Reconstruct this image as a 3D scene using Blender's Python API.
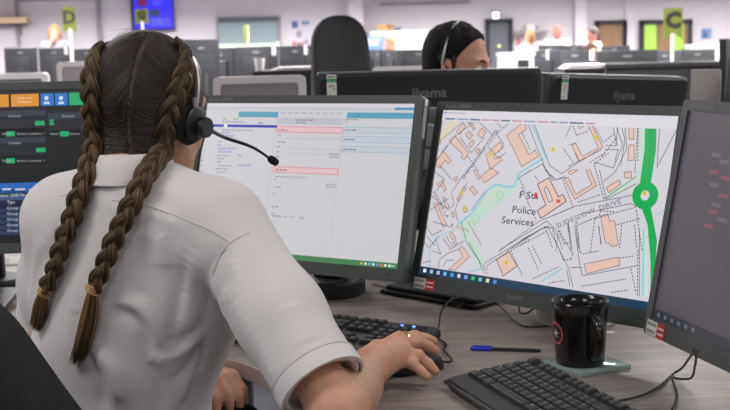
import bpy, bmesh, math, random
import numpy as np
from mathutils import Vector, Matrix
from mathutils.bvhtree import BVHTree
for o in list(bpy.data.objects): bpy.data.objects.remove(o)
SC = bpy.context.scene
COL = SC.collection
PI = math.pi
rnd = random.Random(7)
# ------------------------------------------------------------------ camera
FPX, PITCH, ROLL, CAMH = 1150.0, math.radians(7.676), math.radians(-1.435), 1.25
_f = Vector((0, math.cos(PITCH), -math.sin(PITCH))); _u = Vector((0, math.sin(PITCH), math.cos(PITCH))); _r = Vector((1, 0, 0))
RT = _r*math.cos(ROLL)+_u*math.sin(ROLL); UP = _u*math.cos(ROLL)-_r*math.sin(ROLL); FW = _f
cam = bpy.data.cameras.new('camera'); camo = bpy.data.objects.new('camera', cam); COL.objects.link(camo)
camo.matrix_world = Matrix(((RT.x, UP.x, -FW.x, 0), (RT.y, UP.y, -FW.y, 0), (RT.z, UP.z, -FW.z, CAMH), (0, 0, 0, 1)))
cam.sensor_fit = 'HORIZONTAL'; cam.sensor_width = 36; cam.lens = FPX/730*36; cam.clip_start = .05; cam.clip_end = 100
cam.dof.use_dof = True; cam.dof.focus_distance = 1.86; cam.dof.aperture_fstop = 9.0
SC.camera = camo
# ------------------------------------------------------------------ world, exposure
w = bpy.data.worlds.new('world'); SC.world = w; w.use_nodes = True
w.node_tree.nodes['Background'].inputs[0].default_value = (.75, .82, .9, 1); w.node_tree.nodes['Background'].inputs[1].default_value = 0.0   # closed room, no sky reaches it
vs = SC.view_settings; vs.view_transform = 'Standard'; vs.look = 'None'; vs.exposure = 0.0; vs.gamma = 1.0; vs.use_curve_mapping = False
LIGHT = 195.0        # watts of a ceiling panel over the far desks
LIGHT_NEAR = 24.0    # the zone over the near desks is dimmed
BEAM = 160           # beam angle of the louvred panels
def ray(px, py): return FW+RT*((px-365)/FPX)+UP*((205-py)/FPX)
CAM = Vector((0, 0, CAMH))
def at_z(px, py, z):
    d = ray(px, py); return CAM+d*((z-CAMH)/d.z)
def at_y(px, py, y):
    d = ray(px, py); return CAM+d*(y/d.y)
# ------------------------------------------------------------------ materials
MATS = {}
def lin(c):
    return tuple((v/12.92 if v <= .04045 else ((v+.055)/1.055)**2.4) for v in (x/255 for x in c))
def mat(name, rgb, rough=.5, metal=0, spec=.5, noise=0, nscale=40, bump=0, bscale=200, emit=0, sheen=0, coat=0, stretch=None, sss=0, dark=None):
    if name in MATS: return MATS[name]
    m = bpy.data.materials.new(name); m.use_nodes = True; nt = m.node_tree; N = nt.nodes; L = nt.links
    b = N['Principled BSDF']; c = lin(rgb)
    b.inputs['Base Color'].default_value = (*c, 1); b.inputs['Roughness'].default_value = rough; b.inputs['Metallic'].default_value = metal
    b.inputs['Specular IOR Level'].default_value = spec
    if coat: b.inputs['Coat Weight'].default_value = coat; b.inputs['Coat Roughness'].default_value = .08
    if sheen: b.inputs['Sheen Weight'].default_value = sheen
    if sss:
        b.inputs['Subsurface Weight'].default_value = sss; b.inputs['Subsurface Radius'].default_value = (.008, .003, .0015); b.inputs['Subsurface Scale'].default_value = 1
    if emit:
        b.inputs['Emission Color'].default_value = (*c, 1); b.inputs['Emission Strength'].default_value = emit
    tc = None
    if noise or bump:
        tc = N.new('ShaderNodeTexCoord'); mp = N.new('ShaderNodeMapping'); L.new(tc.outputs['Object'], mp.inputs[0])
        if stretch: mp.inputs['Scale'].default_value = stretch
    if noise:
        n = N.new('ShaderNodeTexNoise'); n.inputs['Scale'].default_value = nscale; n.inputs['Detail'].default_value = 5; L.new(mp.outputs[0], n.inputs[0])
        r = N.new('ShaderNodeValToRGB'); L.new(n.outputs[0], r.inputs[0])
        d = lin(dark) if dark else tuple(v*(1-noise) for v in c); h = tuple(min(1, v*(1+noise)) for v in c)
        r.color_ramp.elements[0].position = .3; r.color_ramp.elements[1].position = .7
        r.color_ramp.elements[0].color = (*d, 1); r.color_ramp.elements[1].color = (*h, 1)
        L.new(r.outputs[0], b.inputs['Base Color'])
    if bump:
        n2 = N.new('ShaderNodeTexNoise'); n2.inputs['Scale'].default_value = bscale; n2.inputs['Detail'].default_value = 3; L.new(mp.outputs[0], n2.inputs[0])
        bp = N.new('ShaderNodeBump'); bp.inputs['Strength'].default_value = bump; bp.inputs['Distance'].default_value = .002; L.new(n2.outputs[0], bp.inputs['Height']); L.new(bp.outputs[0], b.inputs['Normal'])
    MATS[name] = m; return m
def screen_mat(name, strength, rough=.25, spec=.4):
    # a lit display: colour per polygon comes from the mesh attribute 'ink'
    m = bpy.data.materials.new(name); m.use_nodes = True; nt = m.node_tree; N = nt.nodes; L = nt.links
    b = N['Principled BSDF']; a = N.new('ShaderNodeAttribute'); a.attribute_name = 'ink'
    b.inputs['Base Color'].default_value = (.01, .01, .01, 1); b.inputs['Roughness'].default_value = rough; b.inputs['Specular IOR Level'].default_value = spec
    L.new(a.outputs['Color'], b.inputs['Emission Color']); b.inputs['Emission Strength'].default_value = strength
    return m
def print_mat(name, rough=.6):
    m = bpy.data.materials.new(name); m.use_nodes = True; nt = m.node_tree
    b = nt.nodes['Principled BSDF']; a = nt.nodes.new('ShaderNodeAttribute'); a.attribute_name = 'ink'
    nt.links.new(a.outputs['Color'], b.inputs['Base Color']); b.inputs['Roughness'].default_value = rough
    return m
PRINT = print_mat('printed_ink')
# ------------------------------------------------------------------ object helpers
def wl(o):
    v = Vector((0, 0, 0))
    while o: v = v+o.location; o = o.parent
    return v
def thing(name, label, cat, loc=(0, 0, 0), group=None, kind=None):
    o = bpy.data.objects.new(name, None); o.empty_display_size = .05; COL.objects.link(o); o.location = loc
    return tag(o, label, cat, group, kind)
def tag(o, label=None, cat=None, group=None, kind=None):
    if label: o['label'] = label
    if cat: o['category'] = cat
    if group: o['group'] = group
    if kind: o['kind'] = kind
    return o
def fin(me, m, smooth, ang=40):
    ms = m if isinstance(m, (list, tuple)) else [m]
    for x in ms: me.materials.append(x)
    if smooth:
        me.polygons.foreach_set('use_smooth', [True]*len(me.polygons))
        if ang < 180: me.set_sharp_from_angle(angle=math.radians(ang))
    me.update()
def new(name, bm, m, parent=None, smooth=True, ang=40, origin=None):
    """link a bmesh given in world coordinates as one object (shifted under its parent)"""
    me = bpy.data.meshes.new(name)
    off = wl(parent) if parent else Vector(origin or (0, 0, 0))
    bmesh.ops.translate(bm, verts=bm.verts, vec=-off)
    bm.normal_update(); bm.to_mesh(me); bm.free()
    fin(me, m, smooth, ang)
    o = bpy.data.objects.new(name, me); COL.objects.link(o)
    if parent: o.parent = parent
    elif origin: o.location = origin
    return o
def newv(name, V, F, m, parent=None, smooth=True, ang=40, origin=None):
    me = bpy.data.meshes.new(name); off = wl(parent) if parent else Vector(origin or (0, 0, 0))
    V = np.asarray(V, float)-np.array(off)
    me.from_pydata(V.tolist(), [], F if isinstance(F, list) else F.tolist()); fin(me, m, smooth, ang)
    o = bpy.data.objects.new(name, me); COL.objects.link(o)
    if parent: o.parent = parent
    elif origin: o.location = origin
    return o
def copy_tree(o, parent=None):
    c = o.copy(); COL.objects.link(c); c.parent = parent
    for ch in list(o.children): copy_tree(ch, c)
    return c
BM = bmesh.new
def frame(loc, x, y, z):
    return Matrix(((x[0], y[0], z[0], loc[0]), (x[1], y[1], z[1], loc[1]), (x[2], y[2], z[2], loc[2]), (0, 0, 0, 1)))
def rotz(a, loc=(0, 0, 0)): return Matrix.Translation(loc) @ Matrix.Rotation(a, 4, 'Z')
def box(bm, c, s, M=None, bev=0, seg=2):
    """box centred at c with full size s, optional bevel, optional matrix"""
    t = BM(); bmesh.ops.create_cube(t, size=1)
    for v in t.verts: v.co = Vector((v.co.x*s[0], v.co.y*s[1], v.co.z*s[2]))
    if bev: bmesh.ops.bevel(t, geom=t.edges[:], offset=bev, segments=seg, profile=.5, affect='EDGES')
    for v in t.verts:
        v.co = v.co+Vector(c)
        if M is not None: v.co = M @ v.co
    merge(bm, t)
    return bm
def merge(bm, t):
    vm = {v: bm.verts.new(v.co) for v in t.verts}
    for f in t.faces:
        try: bm.faces.new([vm[v] for v in f.verts])
        except ValueError: pass
    t.free()
def prism(bm, pts, z0, z1, M=None, bev=0):
    """extruded polygon in local xy from z0 to z1"""
    t = BM(); a = [t.verts.new((p[0], p[1], z0)) for p in pts]; b = [t.verts.new((p[0], p[1], z1)) for p in pts]; n = len(pts)
    t.faces.new(a[::-1]); t.faces.new(b)
    for i in range(n): t.faces.new((a[i], a[(i+1) % n], b[(i+1) % n], b[i]))
    bmesh.ops.recalc_face_normals(t, faces=t.faces[:])
    if bev: bmesh.ops.bevel(t, geom=t.edges[:], offset=bev, segments=2, profile=.5, affect='EDGES')
    if M is not None:
        for v in t.verts: v.co = M @ v.co
    merge(bm, t); return bm
def rrect(w, h, r, n=4):
    P = []
    for cx, cy, a0 in ((w/2-r, h/2-r, 0), (-w/2+r, h/2-r, 90), (-w/2+r, -h/2+r, 180), (w/2-r, -h/2+r, 270)):
        for k in range(n+1):
            a = math.radians(a0+90*k/n); P.append((cx+r*math.cos(a), cy+r*math.sin(a)))
    return P
def ring_prism(bm, outer, inner, z0, z1, M=None):
    """frame between two outlines of equal length"""
    t = BM(); n = len(outer)
    g = [[t.verts.new((p[0], p[1], z)) for p in L] for L, z in ((outer, z0), (outer, z1), (inner, z1), (inner, z0))]
    for q in range(4):
        A, B = g[q], g[(q+1) % 4]
        for i in range(n): t.faces.new((A[i], A[(i+1) % n], B[(i+1) % n], B[i]))
    bmesh.ops.recalc_face_normals(t, faces=t.faces[:])
    if M is not None:
        for v in t.verts: v.co = M @ v.co
    merge(bm, t); return bm
def lathe(bm, prof, n=32, M=None, cap=True):
    t = BM(); rings = []
    for r, z in prof:
        rings.append([t.verts.new((r*math.cos(2*PI*k/n), r*math.sin(2*PI*k/n), z)) for k in range(n)])
    for A, B in zip(rings, rings[1:]):
        for k in range(n): t.faces.new((A[k], A[(k+1) % n], B[(k+1) % n], B[k]))
    if cap: t.faces.new(rings[0][::-1]); t.faces.new(rings[-1])
    bmesh.ops.recalc_face_normals(t, faces=t.faces[:])
    if M is not None:
        for v in t.verts: v.co = M @ v.co
    merge(bm, t); return bm
def catmull(P, n):
    P = [Vector(p) for p in P]; Q = [P[0]*2-P[1]]+P+[P[-1]*2-P[-2]]; out = []
    for i in range(1, len(Q)-2):
        for k in range(n):
            t = k/n; a, b, c, d = Q[i-1], Q[i], Q[i+1], Q[i+2]
            out.append(.5*((2*b)+(c-a)*t+(2*a-5*b+4*c-d)*t*t+(3*b-3*c+d-a)*t**3))
    out.append(P[-1]); return out
def tube(bm, P, r, n=8, cap=True):
    """tube along points P; r constant or a list"""
    P = [Vector(p) for p in P]; R = r if isinstance(r, (list, tuple)) else [r]*len(P)
    T = [(P[min(i+1, len(P)-1)]-P[max(i-1, 0)]).normalized() for i in range(len(P))]
    u = T[0].orthogonal().normalized(); rings = []
    for i, p in enumerate(P):
        u = (u-T[i]*u.dot(T[i])).normalized(); v = T[i].cross(u)
        rings.append([bm.verts.new(p+(u*math.cos(2*PI*k/n)+v*math.sin(2*PI*k/n))*R[i]) for k in range(n)])
    for A, B in zip(rings, rings[1:]):
        for k in range(n): bm.faces.new((A[k], A[(k+1) % n], B[(k+1) % n], B[k]))
    if cap: bm.faces.new(rings[0][::-1]); bm.faces.new(rings[-1])
    return bm
# flat print: coloured polygons and lettering collected into one mesh
class Ink:
    def __init__(s): s.V = []; s.F = []; s.C = []
    def poly(s, pts, col, z=0):
        if len(pts) < 3: return
        ar = sum(pts[i][0]*pts[(i+1) % len(pts)][1]-pts[(i+1) % len(pts)][0]*pts[i][1] for i in range(len(pts)))
        if ar < 0: pts = pts[::-1]
        b = len(s.V); s.V += [(p[0], p[1], z) for p in pts]; s.F.append(list(range(b, b+len(pts)))); s.C.append(lin(col))
    def rect(s, x0, y0, x1, y1, col, z=0): s.poly([(x0, y0), (x1, y0), (x1, y1), (x0, y1)], col, z)
    def line(s, pts, wd, col, z=0, dash=None):
        for (ax, ay), (bx, by) in zip(pts, pts[1:]):
            d = math.hypot(bx-ax, by-ay)
            if d < 1e-7: continue
            ux, uy = (bx-ax)/d, (by-ay)/d; nx, ny = -uy*wd/2, ux*wd/2; t = 0
            step = dash if dash else d
            while t < d-1e-9:
                e = min(d, t+(step*.6 if dash else d)); 
                s.poly([(ax+ux*t+nx, ay+uy*t+ny), (ax+ux*e+nx, ay+uy*e+ny), (ax+ux*e-nx, ay+uy*e-ny), (ax+ux*t-nx, ay+uy*t-ny)], col, z); t += step
    def outline(s, pts, wd, col, z=0, dash=None): s.line(list(pts)+[pts[0]], wd, col, z, dash)
    def text(s, txt, x, y, size, col, z=0, rot=0, sx=1, align='LEFT', bold=0):
        cu = bpy.data.curves.new('lettering', 'FONT'); cu.body = txt; cu.size = size; cu.align_x = align; cu.resolution_u = 2; cu.offset = bold
        ob = bpy.data.objects.new('lettering', cu); COL.objects.link(ob)
        me = bpy.data.meshes.new_from_object(ob.evaluated_get(bpy.context.evaluated_depsgraph_get()))
        c, n = math.cos(rot), math.sin(rot); b = len(s.V)
        for v in me.vertices:
            px, py = v.co.x*sx, v.co.y; s.V.append((x+px*c-py*n, y+px*n+py*c, z))
        for p in me.polygons:
            s.F.append([b+i for i in p.vertices]); s.C.append(lin(col))
        bpy.data.objects.remove(ob); bpy.data.curves.remove(cu); bpy.data.meshes.remove(me)
    def build(s, name, M, m, parent):
        if not s.V: return None
        V = [M @ Vector(v) for v in s.V]; o = newv(name, [tuple(v) for v in V], s.F, m, parent, smooth=False)
        at = o.data.attributes.new('ink', 'FLOAT_COLOR', 'FACE'); a = np.ones((len(s.F), 4), np.float32); a[:, :3] = np.array(s.C); at.data.foreach_set('color', a.ravel())
        return o
# signed-distance modelling: smooth blends of limbs and ellipsoids, meshed by surface nets
def V3(*a): return np.array(a, float)
class Sdf:
    def __init__(s): s.ops = []
    def cone(s, a, b, ra, rb, k=.02, sub=False): s.ops.append(('c', np.array(a, float), np.array(b, float), ra, rb, k, sub)); return s
    def chain(s, pts, rad, k=.02):
        for i in range(len(pts)-1): s.cone(pts[i], pts[i+1], rad[i], rad[i+1], k)
        return s
    def ell(s, c, r, k=.02, M=None, sub=False): s.ops.append(('e', np.array(c, float), np.array(r, float), None if M is None else np.array(M, float), None, k, sub)); return s
    def cut(s, p, n): s.ops.append(('p', np.array(p, float), np.array(n, float), None, None, 0, True)); return s
    def rbox(s, c, h, r, k=.01, M=None, sub=False): s.ops.append(('b', np.array(c, float), np.array(h, float), None if M is None else np.array(M, float), r, k, sub)); return s
    def __call__(s, P):
        d = None
        for op in s.ops:
            if op[0] == 'c':
                _, a, b, ra, rb, k, sub = op; ab = b-a; t = np.clip(((P-a) @ ab)/max(ab @ ab, 1e-12), 0, 1)
                q = np.linalg.norm(P-a-t[:, None]*ab, axis=1)-(ra+(rb-ra)*t)
            elif op[0] == 'e':
                _, c, r, M, _, k, sub = op; X = P-c
                if M is not None: X = X @ M          # columns of M are the local axes
                k0 = np.linalg.norm(X/r, axis=1); k1 = np.linalg.norm(X/(r*r), axis=1); q = k0*(k0-1)/np.maximum(k1, 1e-9)
            elif op[0] == 'b':
                _, c, h, M, rr, k, sub = op; X = P-c
                if M is not None: X = X @ M
                e = np.abs(X)-(h-rr); q = np.linalg.norm(np.maximum(e, 0), axis=1)+np.minimum(e.max(1), 0)-rr
            else:
                q = -((P-op[1]) @ op[2]); k = 0; sub = True
            if d is None: d = q
            elif sub:
                d = np.maximum(d, -q) if k == 0 else -smin(-d, q, k)
            else: d = smin(d, q, k)
        return d
def smin(a, b, k):
    if k <= 0: return np.minimum(a, b)
    h = np.maximum(k-np.abs(a-b), 0)/k
    return np.minimum(a, b)-h*h*k*.25
def nets(fn, lo, hi, st):
    lo = np.array(lo, float); n = np.ceil((np.array(hi)-lo)/st).astype(int)+1
    ax = [lo[i]+st*np.arange(n[i]) for i in range(3)]
    # coarse pass keeps only the neighbourhood of the surface
    G = np.full(n, 1e3, np.float32); B = 8
    for i in range(0, n[0], B):
        for j in range(0, n[1], B):
            cs = []
            for k in range(0, n[2], B): cs.append((ax[0][i]+st*B/2, ax[1][j]+st*B/2, ax[2][k]+st*B/2))
            dv = fn(np.array(cs))
            for q, k in enumerate(range(0, n[2], B)):
                sl = (slice(i, i+B), slice(j, j+B), slice(k, k+B))
                if abs(dv[q]) > st*B*1.35: G[sl] = dv[q]; continue
                X, Y, Zz = np.meshgrid(ax[0][sl[0]], ax[1][sl[1]], ax[2][sl[2]], indexing='ij')
                G[sl] = fn(np.stack([X.ravel(), Y.ravel(), Zz.ravel()], 1)).reshape(X.shape)
    s = G < 0
    c = np.zeros((n[0]-1, n[1]-1, n[2]-1), int)
    for d in np.ndindex(2, 2, 2): c += s[d[0]:n[0]-1+d[0], d[1]:n[1]-1+d[1], d[2]:n[2]-1+d[2]]
    act = (c > 0) & (c < 8); I = np.argwhere(act); idx = -np.ones(c.shape, int); idx[act] = np.arange(len(I))
    acc = np.zeros((len(I), 3)); cnt = np.zeros(len(I))
    cor = list(np.ndindex(2, 2, 2))
    for a in cor:
        for b in cor:
            if sum(abs(a[t]-b[t]) for t in range(3)) == 1 and a < b:
                va = G[I[:, 0]+a[0], I[:, 1]+a[1], I[:, 2]+a[2]]; vb = G[I[:, 0]+b[0], I[:, 1]+b[1], I[:, 2]+b[2]]
                mk = (va < 0) != (vb < 0); t = np.where(mk, va/np.where(mk, va-vb, 1), 0)
                pt = np.array(a)[None]+(np.array(b)-np.array(a))[None]*t[:, None]
                acc += pt*mk[:, None]; cnt += mk
    V = lo+(I+acc/cnt[:, None])*st; F = []
    for axn in range(3):
        u, v = (axn+1) % 3, (axn+2) % 3
        sh = [slice(1, -1)]*3; sh[axn] = slice(0, -1)
        s0 = s[tuple(sh)]; s2 = list(sh); s2[axn] = slice(1, None); s1 = s[tuple(s2)]
        E = np.argwhere(s0 != s1)
        if not len(E): continue
        off = np.ones(3, int); off[axn] = 0; E = E+off; flip = s[E[:, 0], E[:, 1], E[:, 2]]
        eu = np.zeros(3, int); eu[u] = 1; ev = np.zeros(3, int); ev[v] = 1
        q = [E-eu-ev, E-ev, E, E-eu]; Q = np.stack([idx[t[:, 0], t[:, 1], t[:, 2]] for t in q], 1)
        Q[~flip] = Q[~flip][:, ::-1]; F.append(Q)
    F = np.concatenate(F); F = F[(F >= 0).all(1)]
    return V, F
def sdf_mesh(fn, lo, hi, st): return nets(fn, lo, hi, st)
# ================================================================== the room
WALLM = mat('wall_paint', (216, 209, 214), .9, noise=.02, nscale=3)
CEILM = mat('ceiling_tile', (225, 222, 218), .95); FLOORM = mat('carpet', (92, 92, 98), 1, noise=.25, nscale=90)
TRIMM = mat('grey_trim', (150, 146, 150), .6); WHITE = mat('white_laminate', (225, 220, 218), .5); DGREY = mat('dark_grey_plastic', (38, 39, 43), .55)
BLACK = mat('black_plastic', (22, 22, 24), .45, bump=.15, bscale=900); MIDG = mat('mid_grey_plastic', (122, 122, 124), .5); STEEL = mat('brushed_steel', (170, 170, 172), .35, .8)
YW = 26.0; rad = math.radians
def struct(name, bm, m, ang=40, parent=None):
    o = new(name, bm, m, parent, smooth=False)
    if not parent: o['kind'] = 'structure'
    return o
struct('floor', box(BM(), (0, 11.5, -.05), (22, 29.2, .1)), FLOORM)
struct('ceiling', box(BM(), (0, 11.5, 2.8), (22, 29.2, .1)), CEILM)
struct('wall_back', box(BM(), (0, YW+.05, 1.35), (22, .1, 2.8)), WALLM)
struct('wall_left', box(BM(), (-11.05, 11.5, 1.35), (.1, 29.2, 2.8)), WALLM)
struct('wall_right', box(BM(), (11.05, 11.5, 1.35), (.1, 29.2, 2.8)), WALLM)
struct('wall_front', box(BM(), (0, -3.05, 1.35), (22, .1, 2.8)), WALLM)
# ceiling light panels
PANEL = mat('light_panel', (250, 250, 255), .5, emit=3); DIMP = mat('light_panel_dimmed', (250, 250, 255), .5, emit=1)
# louvred low-glare panels: a diffuser plus a downward area light with a limited beam
def panel(label, group, watts, dif):
    lp = thing('ceiling_light_offscreen', label, 'ceiling light', group=group)
    new('frame', ring_prism(BM(), rrect(1.24, .64, .01, 1), rrect(1.18, .58, .01, 1), 2.715, 2.752), STEEL, lp)
    new('diffuser_offscreen', box(BM(), (0, 0, 2.735), (1.18, .58, .02)), dif, lp, smooth=False)
    ld = bpy.data.lights.new('panel_light_offscreen', 'AREA'); ld.shape = 'RECTANGLE'; ld.size = 1.16; ld.size_y = .56; ld.energy = watts; ld.spread = rad(BEAM); ld.color = (1, .975, .97)
    lo = bpy.data.objects.new('panel_light_offscreen', ld); COL.objects.link(lo); lo.location = (0, 0, 2.722); lo.parent = lp
    return lp
lp = panel('long white ceiling light panel in a thin metal frame', 'ceiling light panels over the far desks', LIGHT, PANEL)
dm = panel('long ceiling light panel dimmed down over the near desks', 'dimmed ceiling light panels over the near desks', LIGHT_NEAR, DIMP)
first = fdim = True
for yy in (-1.2, 1.2, 4.2, 7.4, 10.6, 13.8, 17.0, 20.2, 23.2):
    for xx in (-8, -4.8, -1.6, 1.6, 4.8, 8):
        if yy < 6: o = dm if fdim else copy_tree(dm); fdim = False
        else: o = lp if first else copy_tree(lp); first = False
        o.location = (xx, yy, 0)
def wallpt(px, py, dy=0): return at_y(px, py, YW-dy)
def wbox(bm, x0, y0, x1, y1, t, dy=0, d=None):
    """box on the back wall (or at depth d) between two photo pixels, t thick"""
    y = YW-dy if d is None else d
    a = at_y((x0+x1)/2, y0, y); b = at_y((x0+x1)/2, y1, y); l = at_y(x0, (y0+y1)/2, y); r = at_y(x1, (y0+y1)/2, y)
    return box(bm, ((l.x+r.x)/2, y-t/2, (a.z+b.z)/2), (abs(r.x-l.x), t, abs(a.z-b.z)))
# trims and pillars
n = 1
for x0, y0, x1, y1 in ((16.5, -14, 19.5, 60), (97.5, -14, 102, 60), (19.5, -3, 97.5, .6)):
    struct('trim_%d' % n, wbox(BM(), x0, y0, x1, y1, .06), TRIMM); n += 1
struct('trim_4', wbox(BM(), 380, 2.2, 470, 4.6, .1), TRIMM)
PILM = WALLM
struct('wall_pillar', wbox(BM(), 350, -20, 364, 110, .5), PILM); struct('wall_pillar_right', wbox(BM(), 573, -20, 584, 110, .3), PILM)
p = at_y(624, 30, YW); struct('wall_return', box(BM(), (p.x+3.4, YW-.05, 1.35), (6.8, .1, 2.8)), WALLM)
# window with blind
win = thing('window_1', None, None, wallpt(249, 47)); win['kind'] = 'structure'
new('window_frame', wbox(BM(), 217.5, 16.5, 281, 49, .08), TRIMM, win, smooth=False)
new('window_pane', wbox(BM(), 219, 42, 279.5, 47.5, .03, .08), mat('daylight_glass', (205, 230, 200), .3, emit=.5), win, smooth=False)
new('roller_blind', wbox(BM(), 219, 21.5, 276, 43.6, .04, .08), mat('blind_cloth', (150, 166, 170), .9), win, smooth=False)
new('blind_cassette', wbox(BM(), 219, 17.5, 278.5, 21.6, .1, .08), mat('blind_box', (92, 97, 104), .6), win, smooth=False)
# doors
def door(n, x0, y0, x1, parts, z0=0):
    a = wallpt((x0+x1)/2, y0); r = thing('door_%d' % n, None, None, (a.x, YW-.12 if x0 > 625 else YW, 0)); r['kind'] = 'structure'; dy = .12 if x0 > 625 else 0
    fl, fr = wallpt(x0, 30, dy).x, wallpt(x1, 30, dy).x; top = wallpt((x0+x1)/2, y0, dy).z
    bm = BM(); yb = YW-dy
    for x in (fl, fr): box(bm, (x, yb-.05, top/2), (.1, .1, top))
    box(bm, ((fl+fr)/2, yb-.05, top), (fr-fl+.1, .1, .1)); new('door_frame', bm, DGREY, r, smooth=False)
    for nm, u0, u1, m in parts:
        new(nm, box(BM(), (fl+(fr-fl)*(u0+u1)/2, yb-.04, top/2), ((fr-fl)*(u1-u0), .06, top-.06)), m, r, smooth=False)
    new('door_handle', box(BM(), (fl+(fr-fl)*.88, yb-.12, 1.0), (.05, .06, .16)), STEEL, r)
    return r
DOORG = mat('door_grey', (98, 100, 108), .6); DOORW = mat('door_wood', (142, 108, 78), .5, noise=.2, nscale=6, stretch=(8, 1, 1)); LIME = mat('lime_daylight_pane', (158, 200, 84), .3, emit=.3)
door(1, 487, 21, 510, [('door_leaf', 0, 1, DOORG)])
door(2, 596.5, 22.5, 624, [('door_leaf', 0, 1, DOORW)])
door(3, 641, 22, 689, [('door_leaf', .33, .62, DOORW), ('door_leaf', .88, 1, DOORW), ('door_pane', .03, .31, LIME), ('door_pane', .63, .87, LIME)])
# lit exit sign
es = thing('exit_sign', 'small lit white sign box above the grey door', 'sign', wallpt(496, 14)); new('housing', wbox(BM(), 491.5, 11, 499.8, 19, .08), MIDG, es, smooth=False)
new('lit_face', wbox(BM(), 492.5, 12, 499, 18.5, .02, .08), mat('sign_light', (255, 255, 250), .4, emit=1.6), es, smooth=False)
t = tag(new('call_light', lathe(BM(), [(.03, 0), (.035, .02), (.03, .04), (.012, .05)], 16, Matrix.Translation(wallpt(499, 46, .1)) @ Matrix.Rotation(PI/2, 4, 'X')), mat('green_lamp', (220, 235, 150), .4, emit=.8), origin=tuple(wallpt(499, 46, .1))), 'small glowing yellow-green lamp on the wall by the grey door', 'lamp')
# television on the wall
tv = thing('wall_television', 'wall-mounted television showing a bright blue screen', 'television', wallpt(152, 30, .1))
new('housing', wbox(BM(), 131.5, -9, 174, 31, .07, .05), BLACK, tv, smooth=False); new('wall_bracket', wbox(BM(), 147, 2, 160, 20, .05), DGREY, tv, smooth=False)
tvk = Ink(); a = wallpt(133.5, 12, .125); b = wallpt(172.8, 12, .125); zt, zb = wallpt(153, -8, .125).z, wallpt(153, 29.4, .125).z
X = lambda px: wallpt(px, 12, .125).x
Zp = lambda py: wallpt(153, py, .125).z
tvk.rect(a.x, zb, b.x, zt, (52, 40, 245)); tvk.rect(X(138), Zp(6), X(147), Zp(-3), (110, 25, 70), .002); tvk.rect(X(150), Zp(16), X(159.5), Zp(9.5), (35, 62, 90), .002)
tvk.rect(X(149), Zp(26.5), X(170), Zp(18), (85, 80, 250), .002)
for q in (1, 3.5, 20, 22.5): tvk.rect(X(153), Zp(q+1), X(162), Zp(q), (110, 105, 250), .003)
MX = Matrix(((1, 0, 0, 0), (0, 0, -1, YW-.125), (0, 1, 0, 0), (0, 0, 0, 1)))
tvk.build('screen_image', MX, screen_mat('television_screen', 1.0), tv)
# swallow-tailed banners on desk poles
OLIVE = mat('olive_banner_cloth', (108, 118, 44), .9, noise=.1, nscale=20)
def banner(px0, px1, py0, py1, ptip, pfoot, d, letter, label, yaw=0, ppx=None):
    c = at_y((px0+px1)/2, py0, d); e = at_y((px0+px1)/2, py1, d); wd = (px1-px0)*d/FPX/max(.12, math.cos(yaw)); h = c.z-e.z
    pl = at_y(ppx or (px0+px1)/2, pfoot, d); base = Vector((c.x, d+.03, .735))
    r = thing('desk_banner', label, 'banner', base, 'letter banners standing on the desk rows')
    M = Matrix.Translation((c.x, d, c.z)) @ Matrix.Rotation(yaw, 4, 'Z') @ Matrix.Rotation(PI/2, 4, 'X')
    bm = BM(); prism(bm, [(-wd/2, 0), (wd/2, 0), (wd/2, -h), (0, -h*.74), (-wd/2, -h)], -.004, .004, M); f = new('flag', bm, OLIVE, r, smooth=False)
    if letter:
        k = Ink(); k.text(letter, 0, -h*.60, h*.66, (30, 34, 24), .0055, align='CENTER', bold=.011); k.build('letter', M, PRINT, f)
    new('pole', tube(BM(), [(c.x, d+.02, .74), (c.x, d+.02, c.z-.01)], .014 if d < 13 else .02, 8), mat('white_pole', (220, 215, 212), .5), r)
    new('foot', lathe(BM(), [(.07, .734), (.07, .75), (.02, .757)], 20, Matrix.Translation((c.x, d+.02, 0))), WHITE, r)
banner(62, 75, 7, 34, 7, 62, 15.5, 'D', 'olive swallow-tailed banner with a dark letter D on a white pole')
banner(664, 682.5, 8, 40, 8, 60, 9.4, 'C', 'olive swallow-tailed banner with a dark letter C on a white pole')
banner(134.8, 147.7, 9, 25, 9, 32, 17, 'G', 'olive swallow-tailed banner with a letter G before the blue television')
banner(244.5, 249, 25, 46, 25, 47, 14.5, None, 'olive banner seen edge on in front of the window blind', 1.25)
# shelf, posters and small wall things
sh = thing('wall_shelf', 'pale wooden wall shelf beside the framed panel', 'shelf', at_y(12, 22, 25.6)); new('board', wbox(BM(), -20, 18, 31, 24, .4), mat('pale_wood', (218, 186, 142), .5, noise=.08, nscale=5, stretch=(1, 6, 1)), sh, smooth=False)
new('bracket', wbox(BM(), -10, 24, 27, 25.6, .3), DGREY, sh, smooth=False)
rs = tag(new('wall_sign', wbox(BM(), 16, 28, 22, 35, .02), mat('dull_red_sign', (150, 84, 82), .7), smooth=False, origin=tuple(wallpt(19, 31))), 'small dull red square sign on the wall under the wooden shelf', 'sign')
po = thing('wall_poster', 'white poster with a blue corner and pink faces beside the window', 'poster', wallpt(300, 47))
new('sheet', wbox(BM(), 291.5, 20, 310, 48, .02), mat('poster_white', (214, 210, 218), .8), po, smooth=False)
k = Ink(); PX = lambda px: wallpt(px, 33, .03).x
PZ = lambda py: wallpt(300, py, .03).z
MPo = Matrix(((1, 0, 0, 0), (0, 0, -1, YW-.03), (0, 1, 0, 0), (0, 0, 0, 1)))
for x0, y0, x1, y1, c in ((292, 28, 298, 21, (88, 110, 160)), (302, 25, 309.5, 21, (120, 150, 190))):
    k = Ink(); k.rect(PX(x0), PZ(y0), PX(x1), PZ(y1), c); k.build('printed_block', MPo, PRINT, po)
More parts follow.
